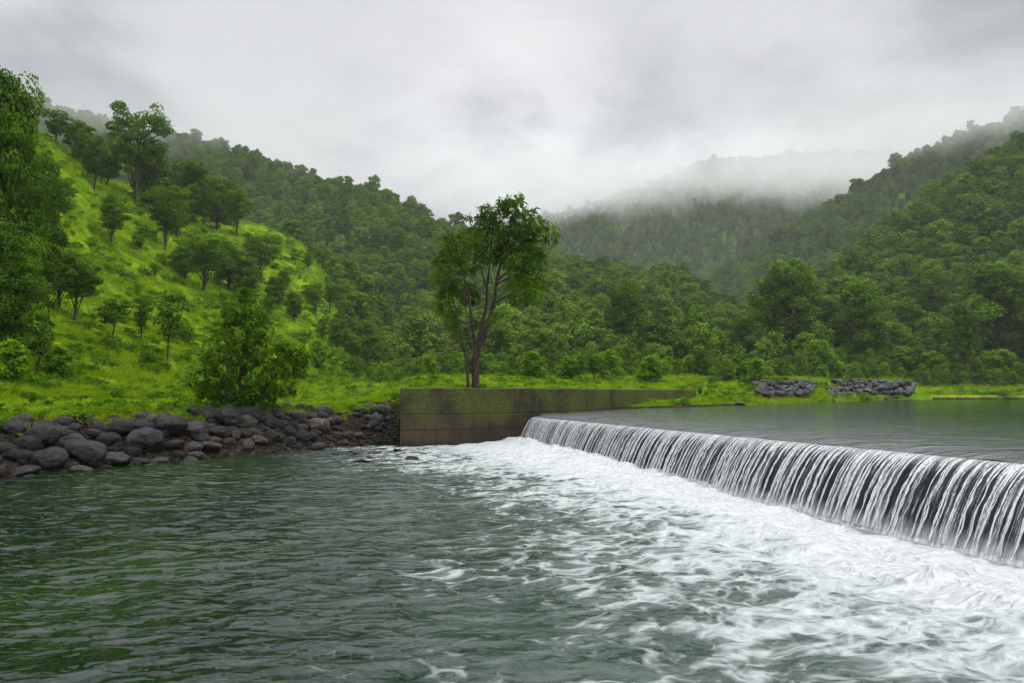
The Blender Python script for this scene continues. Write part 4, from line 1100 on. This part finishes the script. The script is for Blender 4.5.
BIG = [
 (14,428,30,17,'dark','flat topped dark boulder against the grass at the left edge'),
 (43,436,36,27,'grey','broad grey boulder second from the left edge under the grass'),
 (86,452,39,27,'dark','large smooth oval boulder just above the waterline at left'),
 (146,442,40,33,'dark','largest round boulder of the left bank, standing on the waterline'),
 (169,427,34,26,'dark','big sloping boulder behind the largest round one'),
 (196,431,27,22,'grey','rounded grey boulder right of the big sloping one'),
 (119,429,29,19,'dark','dark lumpy boulder left of and above the largest round one'),
 (49,458,32,21,'dark','dark boulder low by the water under the broad grey one'),
 (117,459,26,15,'grey','pale flat boulder at the waterline left of the largest round one'),
 (73,441,22,16,'grey','grey cracked boulder between broad grey and large oval ones'),
 (106,440,18,14,'dark','small dark boulder between the oval one and the largest one'),
 (25,471,28,11,'grey','low grey slab half in the water at the left edge'),
 (6,450,20,16,'dark','dark boulder cut by the left picture edge'),
 (21,457,20,14,'dark','squat dark boulder beside the one cut by the picture edge'),
 (94,434,18,10,'dark','flat dark boulder behind the large oval one'),
 (167,410,18,9,'grey','grey flat boulder at the grass edge left of the big bush'),
 (146,417,16,11,'dark','small boulder at the grass edge above the largest one'),
 (192,412,19,14,'dark','dark boulder at the grass edge below the big bush, left side'),
 (173,446,22,14,'brown','brown broken boulder right of the largest round one'),
 (141,461,20,8,'brown','flat brown stone in front of the largest round boulder'),
 (159,461,17,8,'brown','brown wedge stone at the waterline right of the largest boulder'),
 (193,448,18,11,'brown','brown stone near the water under the rounded grey boulder'),
 (208,413,18,14,'dark','dark boulder directly under the big bush'),
 (219,434,23,18,'dark','dark round boulder below the big bush near the water'),
 (210,447,25,12,'brown','oval brown boulder at the waterline below the big bush'),
 (228,419,31,27,'dark','tall black boulder in the shade of the big bush'),
 (248,414,25,19,'dark','black boulder right of the tall one under the bush'),
 (236,436,13,12,'brown','small upright brown boulder below the tall black one'),
 (262,418,21,15,'dark','dark boulder in the middle row right of the bush'),
 (273,408,15,9,'dark','dark boulder on the grass edge, first right of the bush'),
 (287,406,12,9,'dark','small dark boulder on the grass edge, second right of the bush'),
 (299,408,14,10,'dark','dark boulder on the grass edge, third right of the bush'),
 (310,410,11,11,'grey','grey egg shaped boulder on the grass edge'),
 (324,413,18,15,'dark','large dark boulder on the grass edge left of the gravel'),
 (318,427,23,19,'brown','large rounded brown boulder in the middle of the right rocks'),
 (334,421,14,10,'brown','brown boulder touching the large rounded brown one'),
 (280,438,15,10,'grey','grey boulder by the water between bush and gravel'),
 (302,437,15,14,'dark','dark cracked boulder by the water left of the large brown one'),
 (289,432,13,12,'dark','dark boulder behind the grey waterside one'),
 (281,426,12,11,'dark','round dark boulder in the middle row below the grass edge'),
 (348,436,13,10,'grey','smooth grey boulder at the water near the wall, left of two'),
 (358,436,12,8,'brown','smooth brown boulder at the water near the wall, right of two'),
 (376,420,17,15,'grey','upright grey boulder close to the wall end'),
 (380,411,18,13,'grey','grey boulder at the grass edge close to the wall end'),
 (261,442,16,8,'brown','flat brown boulder at the waterline right of the bush'),
 (245,443,18,9,'brown','pale brown boulder at the waterline under the bush'),
 (251,428,14,11,'dark','dark boulder in the middle row under the bush'),
]
used = []
for px, py, w, h, kind, lb in BIG:
    p = ground_hit(px, min(py + h * 0.22, 470))
    if p is None: continue
    k = p[1] / F
    c = at_depth(px, py, p[1])
    put_rock('boulder', kind, c, w * k * 1.05, h * k, lb, BG); used.append((c[0], c[1], w * k / 2))
# smaller stones filling the bank
cnt = 0; bl, bs = spline(LEFT_BANK[3:], 400)
tr = np.random.default_rng(77)
KN = {'dark': 'dark wet', 'grey': 'grey', 'brown': 'brown'}
while cnt < 240:
    i = tr.integers(60, 396); tgn = bl[min(i + 1, 399)] - bl[max(i - 1, 0)]; tgn /= np.linalg.norm(tgn)
    nn = np.array([-tgn[1], tgn[0]]); q = tr.random() ** 0.85
    d = q * 3.35 - 0.25
    p2 = bl[i] + nn * d
    px = 512 + F * p2[0] / p2[1]
    if px < -25: continue
    s = (.2 + .6 * tr.random() ** 1.5) * (1.1 if d > 1 else .85) * (0.72 if px > 330 else 1)
    if any(math.hypot(p2[0] - a, p2[1] - b) < r * .5 for a, b, r in used): continue
    used.append((p2[0], p2[1], s * .45))
    z = float(terrain(p2[0], p2[1]))
    kind = 'brown' if tr.random() < (.45 if d < 1.0 else .12) + (.25 if px > 330 else 0) else ('dark' if tr.random() < .7 else 'grey')
    row = 'at the waterline' if d < .9 else ('on the grass edge' if d > 3 else 'among bigger boulders')
    sect = 'left of the largest boulder' if px < 140 else ('between the largest boulder and bush' if px < 225 else ('right of the big bush' if px < 320 else 'next to the wall end'))
    put_rock('stone', kind, (p2[0], p2[1], z + s * .12), s, s * tr.uniform(.55, .8), f'small {KN[kind]} stone {row}, {sect}', f'small stones of the left bank, {sect}', 'stone')
    cnt += 1
GR = [rock_mesh(400 + i, M['rock_' + c], .3, 2) for i, c in enumerate(('brown', 'grey', 'brown', 'dark'))]
gn = 5200; gi = tr.integers(60, 398, gn); gt = np.gradient(bl, axis=0)[gi]; gt /= np.linalg.norm(gt, axis=1)[:, None]
gd = tr.uniform(-.5, 3.6, gn); gxy = bl[gi] + np.stack([-gt[:, 1], gt[:, 0]], -1) * gd[:, None]
gxy = gxy[~in_poly(gxy[:, 0], gxy[:, 1], WALL_MID + [(19.5, 70), (-5, 70)])]; gn = len(gxy)
gs_ = tr.uniform(.03, .14, gn)
gv = instancer('gravel', np.stack([gxy[:, 0], gxy[:, 1], terrain(gxy[:, 0], gxy[:, 1]) + gs_ * .1], -1), tr.uniform(0, 6.28, gn), np.stack([gs_, gs_, gs_ * .8], -1), tr.integers(0, 4, gn), GR)
tag(gv, 'loose wet gravel between the boulders of the left bank', 'gravel', kind='stuff')
# gravel and shoals at the wall's foot and in the shallows
for j in range(34):
    px, py = (tr.uniform(398, 470), tr.uniform(441, 447)) if j < 20 else (tr.uniform(318, 425), tr.uniform(450, 464))
    p = on_plane(px, py, 0.0); s = tr.uniform(.2, .5) if j < 20 else tr.uniform(.15, .42)
    lb = 'flat dark stone in the shallows at the foot of the wall' if j < 20 else 'low wet stone breaking the surface left of the foam'
    put_rock('stone', 'dark' if tr.random() < .6 else 'brown', (p[0], p[1], 0.02), s * 1.5, s * (.42 if j < 20 else .22), lb, 'flat stones at the wall foot' if j < 20 else 'stones in the shallows', 'stone')
for px, py, w, h, kd, lb in [(358,395,18,8,'dark','black boulder lying in the grass left of the wall'), (369,390,12,6,'dark','black rock behind the boulder in the grass left of the wall'), (338,397,5,4,'dark','small black rock alone in the grass'),
                         (418,382,10,7,'grey','grey boulder behind the left end of the wall'), (431,384,10,5,'grey','pale flat rock behind the wall, second from its left end'), (450,384,8,5,'grey','pale rock behind the wall just left of the lone tree'),
                         (653,384,6,4,'grey','small rock behind the far part of the wall'), (740,404,11,4,'dark','dark low rocks lying at the pond shore past the wall'), (712,399,5,4,'grey','pale stone on the grassy shore past the wall'), (700,391,5,4,'grey','pale stone at the wall end')]:
    p = ground_hit(px, py + h * .3)
    if p is None: continue
    k = p[1] / F
    put_rock('boulder', kd, at_depth(px, py, p[1]), w * k, h * k, lb, 'rocks lying in the grass')
# riprap heaps on the far bank
for (x0, x1, yb, yt, nst, nm) in [(754, 814, 398, 382, 84, 'left'), (828, 914, 401, 381, 120, 'right')]:
    for j in range(nst):
        px = tr.uniform(x0, x1); f = tr.random()
        u_ = (px - x0) / (x1 - x0)
        top = yt + 3.0 * abs(u_ - .5) ** 2 * 4 + tr.uniform(-1, 1)
        bot = yb - 4.0 * (abs(u_ - .5) * 2) ** 3
        py = bot + (top - bot) * f
        p = ground_hit(px, py)
        if p is None: continue
        k = p[1] / F; s = tr.uniform(6.5, 11.5) * k
        put_rock('riprap_stone', None, p + np.array([0, -.2, .28]), s, s * tr.uniform(.6, .85), f'angular grey stone in the {nm} riprap heap on the far bank', f'stones of the {nm} riprap heap', 'stone', RIP)

# ------------------------------------------------------------------ mist and haze
def vol_mat(name, dens, col=(0.93, 0.945, 0.97)):
    m, nt = new_mat(name); n = N(nt)
    v = n('ShaderNodeVolumePrincipled', {'Color': (*col, 1), 'Density': dens, 'Anisotropy': 0.0})
    n.out(None, v.outputs[0]); return m
def box_mesh(name, a, b, mat):
    x0, y0, z0 = a; x1, y1, z1 = b
    v = np.array([(x0,y0,z0),(x1,y0,z0),(x1,y1,z0),(x0,y1,z0),(x0,y0,z1),(x1,y0,z1),(x1,y1,z1),(x0,y1,z1)], float)
    f = np.array([(0,3,2,1),(4,5,6,7),(0,1,5,4),(1,2,6,5),(2,3,7,6),(3,0,4,7)])
    return mesh_np(name, v, f, [mat])
HAZE_D = 0.00017
hz = obj('haze', box_mesh('haze', (-4200, -170, -3), (4200, 1560, 420), vol_mat('haze_air', HAZE_D, (.97, .98, 1.0))))
tag(hz, 'thin pale haze filling the valley', 'haze', kind='stuff')

def mist_mat(a, b, bs, hh, dn):
    m, nt = new_mat('low_cloud_mist'); n = N(nt)
    pos = n('ShaderNodeNewGeometry').outputs['Position']
    sp_ = n('ShaderNodeSeparateXYZ', {0: pos})
    nz = n.noise(n.mapping(pos, (1, .6, 1.5)), 1.3 / hh, 5, 0.6, 0.5)
    h = n.math('DIVIDE', n.math('SUBTRACT', n.math('ADD', sp_.outputs['Z'], n.math('MULTIPLY', n.math('SUBTRACT', nz, 0.5), hh * 2.2)), float(bs)), hh * .8)
    d = n.math('MULTIPLY', n.math('MULTIPLY', n.ss(h, 0.0, 0.9), n.math('SUBTRACT', 1.0, n.math('MULTIPLY', n.ss(h, 1.0, 2.0), 0.8))), float(dn))
    for ax, k in (('X', 0), ('Y', 1), ('Z', 2)):      # thins out to nothing towards its rim
        e = (b[k] - a[k]) * .28
        d = n.math('MULTIPLY', d, n.math('MULTIPLY', n.ss(sp_.outputs[ax], a[k], a[k] + (e if k < 2 else .1)), n.ss(sp_.outputs[ax], b[k], b[k] - e)))
    v = n('ShaderNodeVolumePrincipled', {'Color': (.985, .985, .99, 1), 'Density': d, 'Anisotropy': 0.0})
    n.out(None, v.outputs[0]); return m
for a, b, bs, hh, dn, lb in [((-190, 690, 130), (760, 1040, 350), 205, 70, 0.011, 'low white cloud hiding the top of the far hill'),
                 ((-340, 340, 100), (-40, 480, 190), 128, 60, 0.006, 'thin mist on the ridge of the left hill'),
                 ((170, 430, 120), (560, 640, 285), 168, 60, 0.009, 'thin mist on the ridge of the right hill')]:
    tag(obj('low_cloud', box_mesh('low_cloud', a, b, mist_mat(a, b, bs, hh, dn))), lb, 'mist', kind='stuff')

# ------------------------------------------------------------------ world, sun, camera
SUN_EL, SUN_AZ = math.radians(55), math.radians(105)    # azimuth from +Y towards +X
w = bpy.data.worlds.new('World'); scene.world = w; w.use_nodes = True
nt = w.node_tree; nt.nodes.clear(); n = N(nt)
sky = n('ShaderNodeTexSky', sky_type='NISHITA', sun_disc=False, sun_elevation=SUN_EL, sun_rotation=SUN_AZ)
dirv = n('ShaderNodeTexCoord').outputs['Generated']
sp = n('ShaderNodeSeparateXYZ', {0: dirv}); zc_ = sp.outputs['Z']
zz_ = n.math('MAXIMUM', zc_, 0.0)
inv = n.math('DIVIDE', 1.0, n.math('ADD', zz_, 0.28))
cp = n('ShaderNodeVectorMath', {0: dirv}, operation='SCALE'); nt.links.new(inv, cp.inputs['Scale'])
c1 = n.noise(cp.outputs[0], 1.5, 5, 0.5, 0.4); c2 = n.noise(cp.outputs[0], 3.6, 6, 0.55, 0.4)
cl = n.math('ADD', n.math('MULTIPLY', c1, 0.7), n.math('MULTIPLY', c2, 0.3))
grey = n.mix(n.ss(cl, 0.38, 0.62), (3.05, 3.08, 3.36), (5.7, 5.73, 5.9))
# thin spot in the cloud where the sun sits behind it
dt = n('ShaderNodeVectorMath', {0: dirv, 1: tuple(ray(492, 112) / np.linalg.norm(ray(492, 112)))}, operation='DOT_PRODUCT').outputs['Value']
thin = n.math('MULTIPLY', n.ss(dt, 0.975, 1.0), n.ss(c2, 0.25, 0.68))
grey = n.mix(n.math('MULTIPLY', thin, 0.8), grey, (7.2, 7.2, 7.3))
zen = n.math('MULTIPLY_ADD', n.ss(zc_, 0.55, 0.97), 6.0, 1.0)     # overcast zenith, boosted out of view as an added soft top light
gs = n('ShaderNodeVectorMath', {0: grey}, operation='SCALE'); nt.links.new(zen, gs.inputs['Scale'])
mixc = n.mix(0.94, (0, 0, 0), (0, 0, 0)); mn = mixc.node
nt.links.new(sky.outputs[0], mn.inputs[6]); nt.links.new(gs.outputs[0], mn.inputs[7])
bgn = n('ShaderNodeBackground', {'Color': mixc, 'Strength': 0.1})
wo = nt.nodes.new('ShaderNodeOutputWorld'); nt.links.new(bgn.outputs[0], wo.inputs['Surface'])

sl = bpy.data.lights.new('sun', 'SUN'); sl.energy = 1.5; sl.angle = math.radians(22); sl.color = (1.0, 0.96, 0.9)
so = link(bpy.data.objects.new('sun', sl))
sd_ = Vector((math.cos(SUN_EL) * math.sin(SUN_AZ), math.cos(SUN_EL) * math.cos(SUN_AZ), math.sin(SUN_EL)))
so.rotation_euler = sd_.to_track_quat('Z', 'Y').to_euler(); so.location = (0, 0, 60)

cd = bpy.data.cameras.new('camera'); cd.lens = 24; cd.sensor_width = 36; cd.clip_end = 6000; cd.clip_start = 0.1
co = link(bpy.data.objects.new('camera', cd)); co.location = (0, 0, ZC); co.rotation_euler = (PI / 2 + PITCH, 0, 0)
scene.camera = co

scene.render.engine = 'CYCLES'
scene.view_settings.view_transform = 'Standard'; scene.view_settings.look = 'None'
scene.view_settings.exposure = 0.38; scene.view_settings.gamma = 1.0; scene.view_settings.use_curve_mapping = False
cy = scene.cycles
cy.use_denoising = True
try: cy.denoiser = 'OPENIMAGEDENOISE'
except Exception: pass
cy.max_bounces = 6; cy.diffuse_bounces = 3; cy.glossy_bounces = 3; cy.transmission_bounces = 4; cy.transparent_max_bounces = 12; cy.volume_bounces = 4
cy.caustics_reflective = False; cy.caustics_refractive = False
cy.volume_step_rate = 0.35; cy.volume_max_steps = 256
cy.use_adaptive_sampling = True; cy.adaptive_threshold = 0.02
